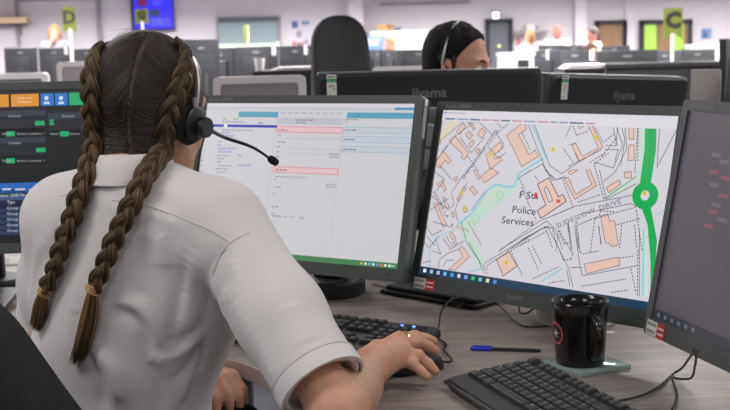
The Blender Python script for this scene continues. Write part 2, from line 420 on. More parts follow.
for cx, cy, r_, c in ((294, 44, 2.2, (196, 120, 110)), (298.5, 45, 1.8, (90, 60, 70)), (302, 44, 2, (190, 130, 120)), (306, 42, 2.2, (170, 160, 180)), (299, 34, 3, (170, 150, 170))):
    k = Ink(); k.poly([(PX(cx+r_*math.cos(q*.7)), PZ(cy+1.3*r_*math.sin(q*.7))) for q in range(9)], c, .001); k.build('printed_face', MPo, PRINT, po)
bp = thing('wall_picture', 'small blue picture on the wall right of the glass doors', 'picture', (wallpt(706, 33, .12).x, YW-.13, wallpt(706, 33).z))
new('sheet', wbox(BM(), 701.5, 28.5, 711, 38, .03, .11), mat('picture_blue', (120, 150, 190), .7), bp, smooth=False); new('print', wbox(BM(), 703, 32, 707, 37.5, .01, .14), mat('picture_deep_blue', (70, 100, 150), .7), bp, smooth=False)
# cabinet with boxes behind the far desks
CAB = at_y(400, 48, 24.5)
cb = thing('storage_cabinet', 'long white storage cabinet carrying two cardboard boxes', 'cabinet', (CAB.x, 24.5, 0))
ct = at_y(400, 31, 24.5).z
xl, xr = at_y(371, 40, 24.5).x, at_y(428, 40, 24.5).x
new('body', box(BM(), ((xl+xr)/2, 24.75, ct/2), (xr-xl, .5, ct)), WHITE, cb, smooth=False)
for q in range(3): 
    cw = (xr-xl)/3; dr = new('door', box(BM(), (xl+cw*(q+.5), 24.49, ct/2), (cw-.02, .02, ct-.06)), mat('cabinet_door', (205, 200, 204), .5), cb, smooth=False); new('handle', box(BM(), (xl+cw*(q+.85), 24.47, ct*.6), (.02, .02, .14)), STEEL, dr)
CARD = mat('cardboard', (176, 130, 78), .8, noise=.08, nscale=8)
for x0, x1, c, nm in ((378, 386, CARD, 'cardboard box with a flat lid on the white cabinet'), (387.2, 392.8, mat('cardboard_dark', (140, 100, 60), .8), 'narrow darker cardboard box on the white cabinet')):
    a, b = at_y(x0, 31, 24.6), at_y(x1, 24, 24.6); bx_ = thing('cardboard_box', nm, 'box', ((a.x+b.x)/2, 24.7, ct))
    hh = b.z-a.z; new('carton', box(BM(), ((a.x+b.x)/2, 24.7, ct+hh*.36), (b.x-a.x, .28, hh*.72)), c, bx_, smooth=False); new('lid', box(BM(), ((a.x+b.x)/2, 24.7, ct+hh*.86), (b.x-a.x+.015, .3, hh*.28)), c, bx_, smooth=False)
a, b = at_y(394, 31, 24.6), at_y(401, 27, 24.6); fo = thing('file_box', 'low teal file box beside the cardboard boxes', 'box', ((a.x+b.x)/2, 24.7, ct))
new('tray', box(BM(), ((a.x+b.x)/2, 24.7, ct+.03), (b.x-a.x, .26, .06)), mat('teal_card', (70, 100, 112), .7), fo, smooth=False); new('lid', box(BM(), ((a.x+b.x)/2, 24.7, ct+.072), (b.x-a.x+.01, .27, .03)), mat('teal_card_lid', (60, 88, 100), .7), fo, smooth=False)
bb = thing('display_board', 'blue display board with white lettering blurs behind the far desk row', 'board', (at_y(376, 48, 24).x, 24, .73))
new('panel', wbox(BM(), 364, 36, 386, 49.5, .03, d=24.0), mat('board_blue', (98, 130, 205), .6), bb, smooth=False)
for s in (366, 384): new('leg', box(BM(), (at_y(s, 45, 24).x, 23.99, .5), (.03, .03, 1.0)), STEEL, bb, smooth=False)
for q in (39, 41.5, 44): new('stripe', wbox(BM(), 368, q, 378 if q > 40 else 380, q+1.1, .004, d=23.968), WHITE, bb, smooth=False)
# shelf with a paper box behind the standing people
ws = thing('wall_ledge', 'thin grey wall ledge with a white box on it', 'shelf', wallpt(531, 32)); new('board', wbox(BM(), 515, 31, 547, 33, .35), TRIMM, ws, smooth=False)
new('bracket', wbox(BM(), 528, 33, 531, 36, .2), TRIMM, ws, smooth=False)
wbx = thing('paper_box', 'white paper box on the grey wall ledge', 'box', (at_y(530, 31, YW-.2).x, YW-.2, at_y(530, 31, YW-.2).z))
new('carton', wbox(BM(), 525, 24, 534, 31, .2, .05), WHITE, wbx, smooth=False); new('flap', wbox(BM(), 534, 26, 536.5, 31.2, .2, .05), mat('violet_grey_card', (128, 128, 150), .7), wbx, smooth=False)
rp = tag(new('wall_notice', wbox(BM(), 516.5, 37, 520.5, 46, .01), mat('notice_red_white', (205, 120, 115), .8), smooth=False, origin=tuple(wallpt(518, 42))), 'small red and white notice on the wall beside the grey door', 'notice')
# ================================================================== desks
DESKZ = .73
def desk_mat():
    m = bpy.data.materials.new('grey_oak_laminate'); m.use_nodes = True; N = m.node_tree.nodes; L = m.node_tree.links; b = N['Principled BSDF']
    tc = N.new('ShaderNodeTexCoord'); mp = N.new('ShaderNodeMapping'); mp.inputs['Rotation'].default_value = (0, 0, .35); mp.inputs['Scale'].default_value = (2.2, 16, 16); L.new(tc.outputs['Object'], mp.inputs[0])
    n = N.new('ShaderNodeTexNoise'); n.inputs['Scale'].default_value = 2.2; n.inputs['Detail'].default_value = 8; n.inputs['Roughness'].default_value = .62; n.inputs['Distortion'].default_value = .8; L.new(mp.outputs[0], n.inputs[0])
    r = N.new('ShaderNodeValToRGB'); e = r.color_ramp.elements; e[0].position = .28; e[1].position = .72; e[0].color = (*lin((114, 105, 98)), 1); e[1].color = (*lin((160, 150, 142)), 1); L.new(n.outputs[0], r.inputs[0])
    L.new(r.outputs[0], b.inputs['Base Color']); b.inputs['Roughness'].default_value = .5; b.inputs['Specular IOR Level'].default_value = .35
    bp = N.new('ShaderNodeBump'); bp.inputs['Strength'].default_value = .08; bp.inputs['Distance'].default_value = .002; L.new(n.outputs[0], bp.inputs['Height']); L.new(bp.outputs[0], b.inputs['Normal']); return m
DESKM = desk_mat(); EDGEM = mat('desk_edge_band', (205, 196, 190), .5)
FRONT = [(-1.7, 2.2), (-.8, 2.2), (-.5, 2.1), (-.32, 1.985), (-.215, 1.9), (-.155, 1.8), (-.125, 1.69), (-.085, 1.5), (-.02, 1.2), (.05, .9)]
fc = [(p.x, p.y) for p in catmull([(x, y, 0) for x, y in FRONT], 5)]
outline = fc+[(1.5, .9), (1.5, 2.72), (-1.7, 2.72)]
dk = thing('corner_desk', 'grey oak corner desk curving around the operator in the white shirt', 'desk', (.3, 2.3, 0))
new('desktop', prism(BM(), outline, DESKZ-.026, DESKZ), DESKM, dk, smooth=False)
bm = BM(); inn = [(x+.003, y+.004) for x, y in fc]
prism(bm, [(x-.002, y-.002) for x, y in fc]+inn[::-1], DESKZ-.027, DESKZ-.0006); new('edge_band', bm, EDGEM, dk, smooth=False)
for x, y in ((-1.6, 2.3), (-1.6, 2.62), (1.4, 1.0), (1.4, 2.62), (.15, 1.0), (-.3, 2.62)):
    new('leg', box(BM(), (x, y, (DESKZ-.026)/2), (.05, .05, DESKZ-.026), bev=.004), MIDG, dk)
# ================================================================== monitors
BEZ = mat('bezel_green_black', (60, 69, 64), .38, spec=.6); BEZ3 = mat('bezel_grey', (84, 86, 86), .4); HOUS = mat('monitor_back', (34, 36, 42), .5, bump=.1, bscale=1200)
SW, SH = .518, .324
LOGO = mat('logo_grey', (120, 124, 128), .45); STICK = print_mat('sticker_print', .5)
class Mon: pass
def monitor(name, label, c, yaw, tilt, ink, smat, bez, base='puck', basemat=None, group=None, bottom=.025, rootxy=None, logo_front=True, basez=DESKZ, series=True, sag=0):
    m = Mon(); c = Vector(c); r = Vector((math.cos(yaw), math.sin(yaw), 0)); back = Vector((-math.sin(yaw), math.cos(yaw), 0)); u = Vector((0, 0, math.cos(tilt)))+back*math.sin(tilt); n = r.cross(u); r, u = r*math.cos(sag)+u*math.sin(sag), u*math.cos(sag)-r*math.sin(sag)
    m.M = frame(c, r, u, n); m.c, m.n = c, n
    bs = c+back*.115; m.root = thing(name, label, 'monitor', (bs.x, bs.y, basez), group)
    b = .0165; oh = SH+b+bottom; oc = (b-bottom)/2
    T = Matrix.Translation((0, oc, 0))
    fo = new('bezel', ring_prism(BM(), rrect(SW+2*b, oh, .006, 3), [(x, y-oc) for x, y in rrect(SW, SH, .0006, 3)], -.014, .0035, m.M @ T), bez, m.root, ang=30)
    hb = BM(); t = BM(); A = rrect(SW+2*b-.002, oh-.002, .008, 3); Bq = rrect(SW+2*b-.02, oh-.02, .014, 3); Cq = [(x, y-.03) for x, y in rrect(.34, .18, .02, 3)]
    rings = [[t.verts.new((x, y+oc, z)) for x, y in P] for P, z in ((A, -.012), (A, -.03), (Bq, -.04), (Cq, -.042), (Cq, -.058))]
    for P, Q in zip(rings, rings[1:]):
        for i in range(len(P)): t.faces.new((P[i], P[(i+1) % len(P)], Q[(i+1) % len(P)], Q[i]))
    t.faces.new(rings[0]); t.faces.new(rings[-1]); bmesh.ops.recalc_face_normals(t, faces=t.faces[:])
    for v in t.verts: v.co = m.M @ v.co
    merge(hb, t); new('housing', hb, HOUS, m.root, ang=30)
    pn = new('screen', box(BM(), (0, 0, -.003), (SW, SH, .004), m.M), mat('screen_black', (14, 14, 16), .3), m.root, smooth=False)
    if ink: ink.build('screen_image', m.M @ Matrix.Translation((0, 0, -.0006)), smat, pn)
    top = c-n*.075; col = BM(); box(col, (0, 0, 0), (.07, .03, max(.05, top.z+.02-basez)), rotz(yaw, (bs.x, bs.y, (basez+top.z+.02)/2)), .006); new('stand_column', col, basemat or DGREY, m.root)
    box_ = BM(); mid = (c-n*.055+Vector((bs.x, bs.y, top.z)))/2; box(box_, (0, 0, 0), (.1, .10, .1), rotz(yaw, mid), .01); new('stand_hinge', box_, DGREY, m.root)
    if base == 'puck':
        new('stand_base', lathe(BM(), [(.072, basez), (.076, basez+.004), (.076, basez+.03), (.07, basez+.036), (.02, basez+.037)], 40, Matrix.Translation((bs.x, bs.y, 0))), basemat or DGREY, m.root)
    else:
        new('stand_base', box(BM(), (0, 0, .008), (.24, .2, .016), rotz(yaw, (bs.x, bs.y, basez)), .004), basemat or DGREY, m.root)
    ML = m.M @ Matrix.Translation((0, 0, .0039))
    if series: k = Ink(); k.text('ProLite', -SW/2+.008, SH/2+.0045, .0095, (140, 150, 150)); [k.rect(-SW/2+.042+q*.0062, SH/2+.0046, -SW/2+.0465+q*.0062, SH/2+.0108, (108, 118, 116)) for q in range(5)]; k.build('model_lettering', ML, STICK, fo)
    if logo_front: k = Ink(); k.text('iiyama', -.02, -SH/2-bottom*.62, .014, (120, 126, 128), align='CENTER'); k.build('brand_lettering', ML, STICK, fo)
    new('power_button', box(BM(), (SW/2-.02, -SH/2-bottom*.5, .0035), (.008, .003, .002), m.M, .0006), DGREY, m.root)
    return m
def plane_map(c, yaw, tilt):
    c = Vector(c); r = Vector((math.cos(yaw), math.sin(yaw), 0)); back = Vector((-math.sin(yaw), math.cos(yaw), 0)); u = Vector((0, 0, math.cos(tilt)))+back*math.sin(tilt); n = r.cross(u)
    def f(px, py, clamp=True):
        d = ray(px, py); P = CAM+d*((c-CAM).dot(n)/d.dot(n))-c; x, y = P.dot(r), P.dot(u)
        if clamp: x = min(max(x, -SW/2+.0004), SW/2-.0004); y = min(max(y, -SH/2+.0004), SH/2-.0004)
        return (x, y)
    return f
def fit_text(k, txt, p0, p1, size, col, z, bold=0):
    """lettering whose baseline runs from p0 to p1"""
    dx, dy = p1[0]-p0[0], p1[1]-p0[1]; L = math.hypot(dx, dy)
    cu = bpy.data.curves.new('lettering', 'FONT'); cu.body = txt; cu.size = size; ob = bpy.data.objects.new('lettering', cu); COL.objects.link(ob); bpy.context.view_layer.update()
    wd = max(ob.dimensions.x, 1e-6); bpy.data.objects.remove(ob); bpy.data.curves.remove(cu)
    k.text(txt, p0[0], p0[1], size, col, z, math.atan2(dy, dx), L/wd, bold=bold)
rad = math.radians
POS1 = ((-.13925, 2.3466, .98703), rad(-31.5), rad(14.9)); POS2 = ((.31266, 2.05315, .97164), rad(-45.68), rad(13.98)); POS3 = ((.53424, 1.49758, .98661), rad(-75.65), rad(10.4))
# ---- form screen
f1 = plane_map(*POS1); k = Ink()
k.rect(-SW/2, -SH/2, SW/2, SH/2, (208, 208, 212)); Zs = .00012
def R1(x0, y0, x1, y1, col, l=1):
    a, b = f1(x0, y0), f1(x1, y1); k.rect(min(a[0], b[0]), min(a[1], b[1]), max(a[0], b[0]), max(a[1], b[1]), col, Zs*l)
def O1(x0, y0, x1, y1, col, wd=.0012, l=2):
    a, b = f1(x0, y0), f1(x1, y1); k.outline([(a[0], a[1]), (b[0], a[1]), (b[0], b[1]), (a[0], b[1])], wd, col, Zs*l)
def T1(x, y, n, col=(140, 140, 150), l=3, h=.002):
    """rows of tiny illegible form text drawn as word strokes"""
    p = f1(x, y); q = p[0]
    for _ in range(n):
        wd = rnd.uniform(.004, .011); k.rect(q, p[1]-h/2, q+wd, p[1]+h/2, col, Zs*l); q += wd+.0025
def bar(x0, x1, yl, h, col, l=1):
    a = f1(x0, yl); b = f1(x1, yl); k.rect(a[0], a[1]-h, b[0], a[1], col, Zs*l)
top = SH/2
k.rect(-SW/2, top-.006, SW/2, top, (222, 214, 222), Zs); k.rect(-SW/2, top-.0125, SW/2, top-.009, (196, 198, 212), Zs)
TEAL = (92, 160, 190)
k.rect(f1(239, 111)[0], top-.030, f1(278.5, 112)[0], top-.018, TEAL, Zs*2); k.rect(f1(347, 115)[0], top-.030, SW/2-.001, top-.018, TEAL, Zs*2)
k.rect(f1(394.5, 110)[0], top-.0125, SW/2-.002, top-.0075, (80, 150, 190), Zs*2)
for q in range(9): k.rect(f1(281+q*7, 112)[0], top-.0215, f1(285+q*7, 112)[0], top-.019, (165, 165, 178), Zs*2)
R1(277.5, 117.5, 342.5, 125, (192, 192, 204)); T1(296, 120, 5, (100, 100, 115)); T1(296, 122.6, 3, (110, 110, 125))
R1(277, 126.5, 342, 133.2, (228, 196, 202), 2); O1(277, 126.5, 342, 133.2, (226, 120, 130), .0014, 3); T1(279, 130, 3, (120, 50, 60), 4)
for a, b in ((127, 134), (136, 143.6), (146, 153.6)):
    R1(343-(a-127)*.11, a, 411.5-(a-127)*.05, b, (196, 204, 214), 2); O1(343-(a-127)*.11, a, 411.5-(a-127)*.05, b, (140, 176, 198), .001, 3); T1(345-(a-127)*.11, (a+b)/2-.5, 3, (90, 90, 105), 4)
T1(345, 119.5, 3); T1(345, 122, 1, (150, 150, 158))
for y in (135.5, 142, 146.6, 151.5, 156.5): T1(278-(y-135)*.1, y, rnd.choice((1, 2)), (125, 125, 135))
for y0, y1 in ((137, 140.5), (147.5, 150.6), (152.4, 155.4)): R1(286, y0, 341-(y0-137)*.1, y1, (198, 198, 204), 2)
R1(329, 153, 339, 155.4, (175, 175, 186), 3); R1(329, 155.8, 339, 158, (175, 175, 186), 3)
R1(273.6, 166.5, 338, 174.6, (230, 196, 202), 2); O1(273.6, 166.5, 338, 174.6, (228, 122, 132), .0014, 3); T1(275.5, 169.6, 3, (120, 50, 60), 4)
T1(275, 176.5, 4); R1(291, 176, 307, 179, (190, 190, 202), 2); T1(274, 179.5, 1); T1(274, 187, 2); R1(326, 183.5, 335.5, 185.6, (176, 176, 188), 3); R1(326, 186, 335.5, 188.2, (176, 176, 188), 3)
R1(272.5, 189.4, 333, 192.6, (196, 196, 202), 2); T1(272.5, 193.5, 1); T1(271.5, 206.5, 2); R1(271, 209, 331, 212.4, (196, 196, 202), 2); T1(271, 213, 1); T1(271.5, 215.5, 1); R1(273, 214.6, 281, 217.4, (178, 178, 190), 3); R1(299, 216.6, 304.5, 219, (178, 178, 190), 3); T1(284, 216.4, 3, (160, 160, 170))
k.line([f1(276.6, 118), f1(262, 246)], .0009, (180, 180, 188), Zs*2); k.line([f1(342, 135), f1(331, 240)], .0009, (188, 188, 194), Zs*2)
R1(212, 124.2, 277, 127.8, (22, 42, 168), 2); R1(224, 124.4, 227, 127, (235, 235, 240), 3)
T1(240, 116.5, 1, (120, 120, 130)); T1(222, 121.6, 6, (140, 140, 152)); T1(222, 130, 9, (140, 140, 152)); R1(223, 117.6, 226, 119.6, (150, 190, 160), 3); R1(233.5, 118, 238.5, 120.2, (170, 190, 178), 3); R1(258, 122, 262.5, 124, (170, 160, 205), 3)
LIL = (188, 178, 216)
for q, (x, y, n_, pill) in enumerate(((221, 132.6, 0, 2), (221, 135.8, 0, 3), (217.5, 141.6, 0, 1), (217, 145, 0, 1), (218, 148.6, 0, 4), (218, 151.8, 0, 3), (217, 155.4, 4, 1), (217, 158.6, 2, 0), (217, 161.6, 0, 1), (217, 165.4, 4, 3), (216, 168.6, 3, 0), (216, 171.8, 3, 0), (215.6, 178.4, 1, 0), (215, 185.4, 2, 1), (214.6, 191.8, 0, 4), (214.2, 195, 3, 0), (214, 198.4, 1, 3), (213.6, 201.8, 0, 1))):
    if n_: T1(x, y, n_, (150, 148, 165))
    x2 = x+n_*5.2
    for j in range(pill):
        a, b = f1(x2+j*4.6, y-1.1), f1(x2+j*4.6+4, y+1.1); k.rect(a[0], b[1], b[0], a[1], LIL, Zs*3); k.rect(a[0]+.0015, (a[1]+b[1])/2-.0007, b[0]-.0015, (a[1]+b[1])/2+.0007, (166, 150, 204), Zs*4)
for y in range(14): T1(199.5-y*.25, 150+y*5.2, 1, (160, 158, 172))
k.rect(-SW/2, -SH/2, SW/2, -SH/2+.011, (70, 130, 84), Zs*2); k.rect(-SW/2, -SH/2, 0, -SH/2+.011, (38, 70, 66), Zs*2)
for q, c in enumerate(((235, 170, 60), (230, 230, 235), (120, 190, 230), (230, 230, 235), (90, 150, 220), (235, 120, 60), (230, 230, 235), (230, 230, 235))): k.rect(SW/2-.085+q*.009, -SH/2+.003, SW/2-.080+q*.009, -SH/2+.0075, c, Zs*3)
k.rect(SW/2-.02, -SH/2+.0045, SW/2-.008, -SH/2+.0062, (220, 228, 220), Zs*3)
SCR1 = screen_mat('form_display', .92); INK1 = k
# ---- map screen
f2 = plane_map(*POS2); k = Ink(); k.rect(-SW/2, -SH/2, SW/2, SH/2, (214, 210, 218))
CR = {'A': (410, 100, 5.858), 'B': (520, 100, 5.858), 'D': (410, 160, 5.858), 'E': (500, 170, 5.129), 'F': (410, 220, 5.858), 'G': (520, 225, 4.821), 'H': (410, 95, 2.607)}
def cv(t, pts): x0, y0, s = CR[t]; return [f2(x0+x/s, y0+y/s) for x, y in pts]
def area(t, pts, col, l): k.poly(cv(t, pts), col, Zs*l)
PALE = (196, 220, 204)
area('D', [(290, 378), (420, 240), (500, 140), (540, 135), (590, 175), (615, 120), (640, 110), (645, 160), (480, 290), (355, 410), (300, 410)], PALE, 1)
area('F', [(290, 30), (310, 0), (350, 0), (340, 60), (400, 170), (430, 250), (425, 290), (400, 280), (330, 130)], PALE, 1)
area('H', [(598, 80), (620, 80), (612, 212), (522, 266), (514, 256), (594, 208)], PALE, 1); area('G', [(583, 20), (606, 20), (618, 345), (585, 345)], (200, 226, 218), 1)
area('H', [(77, 128), (134, 60), (112, 58), (80, 96)], (226, 214, 186), 1)
SAL = (228, 196, 182); OUTL = (100, 84, 84)
BLD = [('A', [(272, 185), (310, 135), (328, 150), (290, 205)]), ('A', [(228, 240), (262, 208), (345, 310), (318, 350), (300, 335), (308, 318)]), ('A', [(325, 200), (345, 180), (367, 208), (347, 232)]), ('A', [(395, 200), (420, 165), (445, 190), (420, 225)]), ('A', [(342, 262), (365, 235), (378, 245), (355, 280)]),
 ('A', [(150, 350), (195, 300), (243, 355), (225, 375), (205, 352), (180, 400), (150, 385)]), ('A', [(320, 122), (345, 108), (362, 125), (350, 140)]), ('A', [(345, 135), (372, 175), (382, 168), (358, 128)]), ('H', [(251, 105), (299, 69), (303, 90), (283, 103), (310, 156), (326, 143), (335, 160), (291, 187), (272, 145)]),
 ('A', [(445, 320), (525, 245), (545, 280), (488, 322), (500, 345), (530, 330), (540, 350), (470, 409), (455, 360)]), ('A', [(385, 300), (400, 283), (412, 297), (397, 315)]), ('A', [(366, 115), (385, 100), (412, 112), (390, 134)]),
 ('B', [(338, 150), (395, 128), (400, 135), (350, 168)]), ('B', [(303, 265), (325, 252), (365, 330), (460, 280), (402, 155), (422, 148), (485, 275), (350, 362)]), ('B', [(636, 142), (668, 142), (665, 232), (640, 230)]), ('B', [(638, 265), (668, 262), (668, 352), (632, 355)]),
 ('D', [(475, 45), (520, 75), (435, 135), (415, 95)]), ('D', [(370, 60), (385, 55), (412, 105), (400, 115)]), ('D', [(255, 110), (270, 95), (283, 108), (268, 125)]), ('D', [(160, 140), (190, 120), (215, 175), (200, 185), (185, 148), (170, 160)]), ('D', [(272, 230), (315, 155), (330, 165), (290, 240)]),
 ('D', [(348, 165), (365, 150), (395, 190), (378, 208)]), ('D', [(310, 290), (325, 278), (338, 298), (320, 308)]), ('D', [(190, 220), (200, 215), (230, 275), (215, 285)]), ('D', [(135, 255), (155, 250), (215, 380), (195, 395)]), ('D', [(240, 310), (252, 300), (262, 325), (250, 335)]),
 ('E', [(330, 45), (350, 38), (388, 125), (470, 75), (440, 0), (462, 0), (495, 80), (383, 150)]), ('E', [(545, 90), (610, 50), (620, 72), (558, 118)]), ('E', [(637, 12), (672, 8), (675, 40), (640, 42)]), ('E', [(515, 235), (553, 225), (562, 262), (588, 260), (607, 385), (570, 392), (560, 375), (540, 375)]), ('E', [(350, 10), (365, 0), (400, 0), (360, 25)]),
 ('F', [(505, 230), (580, 185), (627, 270), (545, 328)]), ('F', [(285, 170), (305, 150), (350, 215), (265, 292), (225, 290), (310, 215)]), ('F', [(230, 85), (245, 70), (267, 105), (250, 118)]), ('F', [(250, 130), (265, 122), (275, 140), (258, 150)]), ('G', [(310, 188), (475, 155), (482, 195), (318, 235)])]
for t, p in BLD: area(t, p, SAL, 2); k.outline(cv(t, p), .0011, OUTL, Zs*4)
pol = [(192, 72), (250, 40), (300, 138), (322, 125), (340, 160), (210, 248), (190, 208), (235, 180)]; area('E', pol, SAL, 2); k.outline(cv('E', pol), .0016, (60, 55, 60), Zs*4)
hole = [(225, 95), (240, 85), (270, 155), (250, 165)]; area('E', hole, (214, 210, 218), 3); k.outline(cv('E', hole), .0012, (60, 55, 60), Zs*4)
k.outline(cv('F', BLD[-5][1]), .0014, (70, 62, 66), Zs*5)
BLU = (150, 205, 218)
for t, p, wd in (('H', [(316, 75), (336, 118), (354, 165)], .003), ('H', [(348, 165), (285, 203), (270, 240), (245, 238), (225, 233), (205, 245), (190, 265), (165, 305), (122, 340)], .0045), ('F', [(300, 10), (250, 60), (170, 95), (120, 160), (115, 240), (118, 280)], .0025), ('F', [(345, 300), (420, 285)], .003), ('G', [(105, 270), (205, 210)], .003), ('G', [(596, 20), (592, 340)], .0035), ('H', [(640, 318), (652, 305), (664, 303)], .002)):
    k.line(cv(t, p), wd, BLU, Zs*3)
LN = (84, 84, 94)
LNS = [('H', [(75, 120), (150, 60)], 0), ('H', [(82, 150), (120, 105), (185, 58)], 0), ('H', [(100, 300), (115, 285), (108, 255), (135, 215), (165, 180), (222, 92)], 0), ('H', [(125, 330), (118, 300), (130, 262), (150, 228)], 0), ('H', [(230, 150), (245, 130), (225, 100), (262, 70)], 0),
 ('H', [(305, 70), (352, 190), (375, 222), (408, 215)], 0), ('H', [(322, 72), (365, 185), (395, 205), (440, 175), (430, 150)], 0), ('H', [(285, 215), (345, 180), (372, 225)], 0), ('H', [(285, 218), (310, 270)], 1), ('H', [(230, 409), (335, 330), (430, 290), (560, 265), (590, 258)], 0), ('H', [(250, 409), (345, 348), (368, 345), (385, 370), (380, 409)], 0),
 ('H', [(440, 312), (575, 283), (612, 300)], 0), ('H', [(412, 335), (420, 409)], 0), ('H', [(432, 330), (438, 409)], 0), ('H', [(535, 75), (555, 130), (530, 190), (480, 175)], 0), ('H', [(560, 75), (565, 140), (535, 200), (505, 225)], 0), ('H', [(505, 270), (480, 180), (520, 150)], 1), ('H', [(505, 272), (590, 212)], 0), ('H', [(594, 78), (586, 205)], 1), ('H', [(651, 78), (644, 185)], 0),
 ('H', [(705, 85), (643, 190)], 0), ('H', [(470, 409), (482, 322), (590, 292)], 1), ('H', [(590, 300), (605, 409)], 1), ('H', [(62, 170), (100, 130)], 0), ('H', [(110, 222), (75, 180)], 0), ('H', [(60, 330), (110, 345)], 0), ('H', [(45, 300), (100, 270)], 0), ('H', [(52, 262), (100, 300)], 0), ('H', [(130, 110), (160, 150), (195, 110)], 0), ('H', [(150, 160), (180, 200)], 1), ('H', [(170, 60), (215, 105)], 0), ('H', [(200, 130), (230, 165), (250, 150)], 0), ('H', [(212, 60), (240, 85)], 0),
 ('H', [(160, 300), (195, 252)], 0), ('H', [(60, 200), (90, 220), (70, 250)], 0), ('H', [(405, 110), (420, 78), (440, 72)], 0), ('H', [(400, 140), (425, 175)], 1), ('H', [(500, 160), (540, 110)], 1),
 ('F', [(80, 130), (110, 165), (165, 95)], 0), ('F', [(75, 250), (120, 240)], 0), ('F', [(150, 110), (180, 200), (130, 180)], 0), ('F', [(165, 280), (175, 230), (230, 190), (290, 170)], 0), ('F', [(195, 270), (215, 235), (260, 235)], 0), ('F', [(300, 10), (330, 130), (440, 290)], 0), ('F', [(345, 130), (400, 230), (425, 300)], 1), ('F', [(430, 310), (440, 250), (500, 215), (703, 90)], 0), ('F', [(445, 315), (455, 262), (560, 200), (703, 110)], 1), ('F', [(210, 90), (250, 160)], 0), ('F', [(190, 105), (240, 170), (320, 120)], 0), ('F', [(590, 180), (660, 330)], 1), ('F', [(80, 40), (130, 90), (190, 60)], 0), ('F', [(100, 100), (150, 150)], 0), ('F', [(340, 10), (420, 150)], 1),
 ('G', [(0, 75), (100, 20), (140, 5)], 0), ('G', [(0, 100), (130, 30)], 1), ('G', [(130, 0), (235, 210), (255, 300)], 0), ('G', [(160, 10), (165, 60), (210, 170), (245, 165), (255, 140), (185, 20)], 1), ('G', [(245, 205), (300, 205)], 0), ('G', [(262, 0), (290, 205), (300, 245)], 0), ('G', [(300, 245), (570, 195)], 0), ('G', [(225, 210), (240, 295)], 0), ('G', [(300, 295), (510, 260)], 1), ('G', [(440, 325), (520, 315)], 1), ('G', [(535, 210), (560, 330)], 1), ('G', [(280, 40), (290, 130), (300, 140), (380, 125)], 1), ('G', [(575, 20), (575, 345)], 0), ('G', [(568, 120), (566, 345)], 1), ('G', [(40, 110), (90, 220)], 1), ('G', [(60, 100), (105, 190)], 1), ('G', [(60, 260), (190, 200)], 1), ('G', [(140, 280), (215, 268)], 1), ('G', [(380, 0), (390, 95)], 0), ('G', [(490, 0), (480, 120)], 1), ('G', [(480, 160), (545, 150)], 1),
 ('E', [(322, 50), (375, 190), (270, 235)], 1), ('E', [(180, 30), (200, 60)], 1), ('E', [(110, 90), (145, 170), (185, 260)], 1), ('E', [(0, 409), (240, 262), (290, 310), (320, 409)], 0), ('E', [(60, 400), (230, 290), (270, 400)], 1), ('E', [(350, 262), (370, 409)], 0), ('E', [(395, 265), (405, 409)], 1), ('E', [(405, 280), (510, 235), (515, 210), (590, 215)], 1), ('E', [(505, 290), (520, 380)], 0), ('E', [(230, 0), (290, 50), (335, 30)], 0), ('E', [(90, 45), (160, 0)], 0), ('E', [(300, 310), (330, 380), (360, 370), (345, 280)], 1), ('E', [(600, 280), (718, 250)], 1), ('E', [(690, 280), (700, 400)], 1), ('E', [(510, 0), (545, 150), (700, 70)], 0), ('E', [(400, 165), (520, 125)], 1),
 ('B', [(310, 150), (330, 205), (385, 190), (400, 170)], 1), ('B', [(285, 265), (330, 250)], 0), ('B', [(500, 240), (555, 195)], 1), ('B', [(575, 140), (560, 270), (500, 265)], 0), ('B', [(590, 140), (615, 230), (590, 390)], 0), ('B', [(692, 140), (690, 360)], 1), ('B', [(500, 290), (575, 290), (555, 360)], 0), ('B', [(280, 390), (480, 290)], 0), ('B', [(410, 365), (500, 310)], 1), ('B', [(540, 140), (570, 270)], 0), ('B', [(10, 190), (60, 290)], 1), ('B', [(430, 150), (490, 250)], 1)]
for t, p, dsh in LNS: k.line(cv(t, p), .0012 if not dsh else .0017, LN if not dsh else (72, 72, 80), Zs*5, dash=.006 if dsh else None)
for q in range(26):   # small tick marks of rough grass
    x, y = rnd.uniform(440, 520), rnd.uniform(232, 262)
    if y > 300-(x-440)*.55 and rnd.random() < .6: continue
    p = f2(x, y); k.line([p, (p[0]+.0022, p[1]+.002)], .0008, (150, 150, 160), Zs*5)
GR = (10, 172, 84)
k.poly([f2(645.2, 125), f2(656.6, 125), f2(656, 150), f2(650.5, 186), f2(639.5, 186), f2(644.5, 150)], GR, Zs*6); k.poly([f2(640.5, 205), f2(650, 203), f2(657, 240), f2(655, 302), f2(650.4, 301), f2(650.6, 262), f2(647.6, 225)], GR, Zs*6)
c = f2(645.2, 195.5); k.poly([(c[0]+.0248*math.cos(q*PI/12), c[1]+.0235*math.sin(q*PI/12)) for q in range(24)], GR, Zs*7); k.poly([(c[0]+.0085*math.cos(q*PI/8), c[1]+.0085*math.sin(q*PI/8)) for q in range(16)], (214, 210, 218), Zs*8)
for t, x, y in (('A', 473, 318), ('B', 193, 288), ('B', 447, 215), ('D', 308, 187), ('D', 318, 277), ('F', 565, 247), ('H', 612, 255)):
    p = cv(t, [(x, y)])[0]; k.poly([(p[0]-.0055, p[1]-.004), (p[0]+.0055, p[1]-.004), (p[0], p[1]+.0055)], (225, 205, 40), Zs*9); k.line([(p[0], p[1]+.002), (p[0], p[1]-.002)], .0012, (120, 100, 20), Zs*10)
INKC = (38, 50, 62)
fit_text(k, 'SHENSTONE', *cv('H', [(140, 222), (200, 140)]), .0115, (100, 104, 114), Zs*10); fit_text(k, 'CLOSE', *cv('H', [(206, 132), (232, 96)]), .0115, (100, 104, 114), Zs*10)
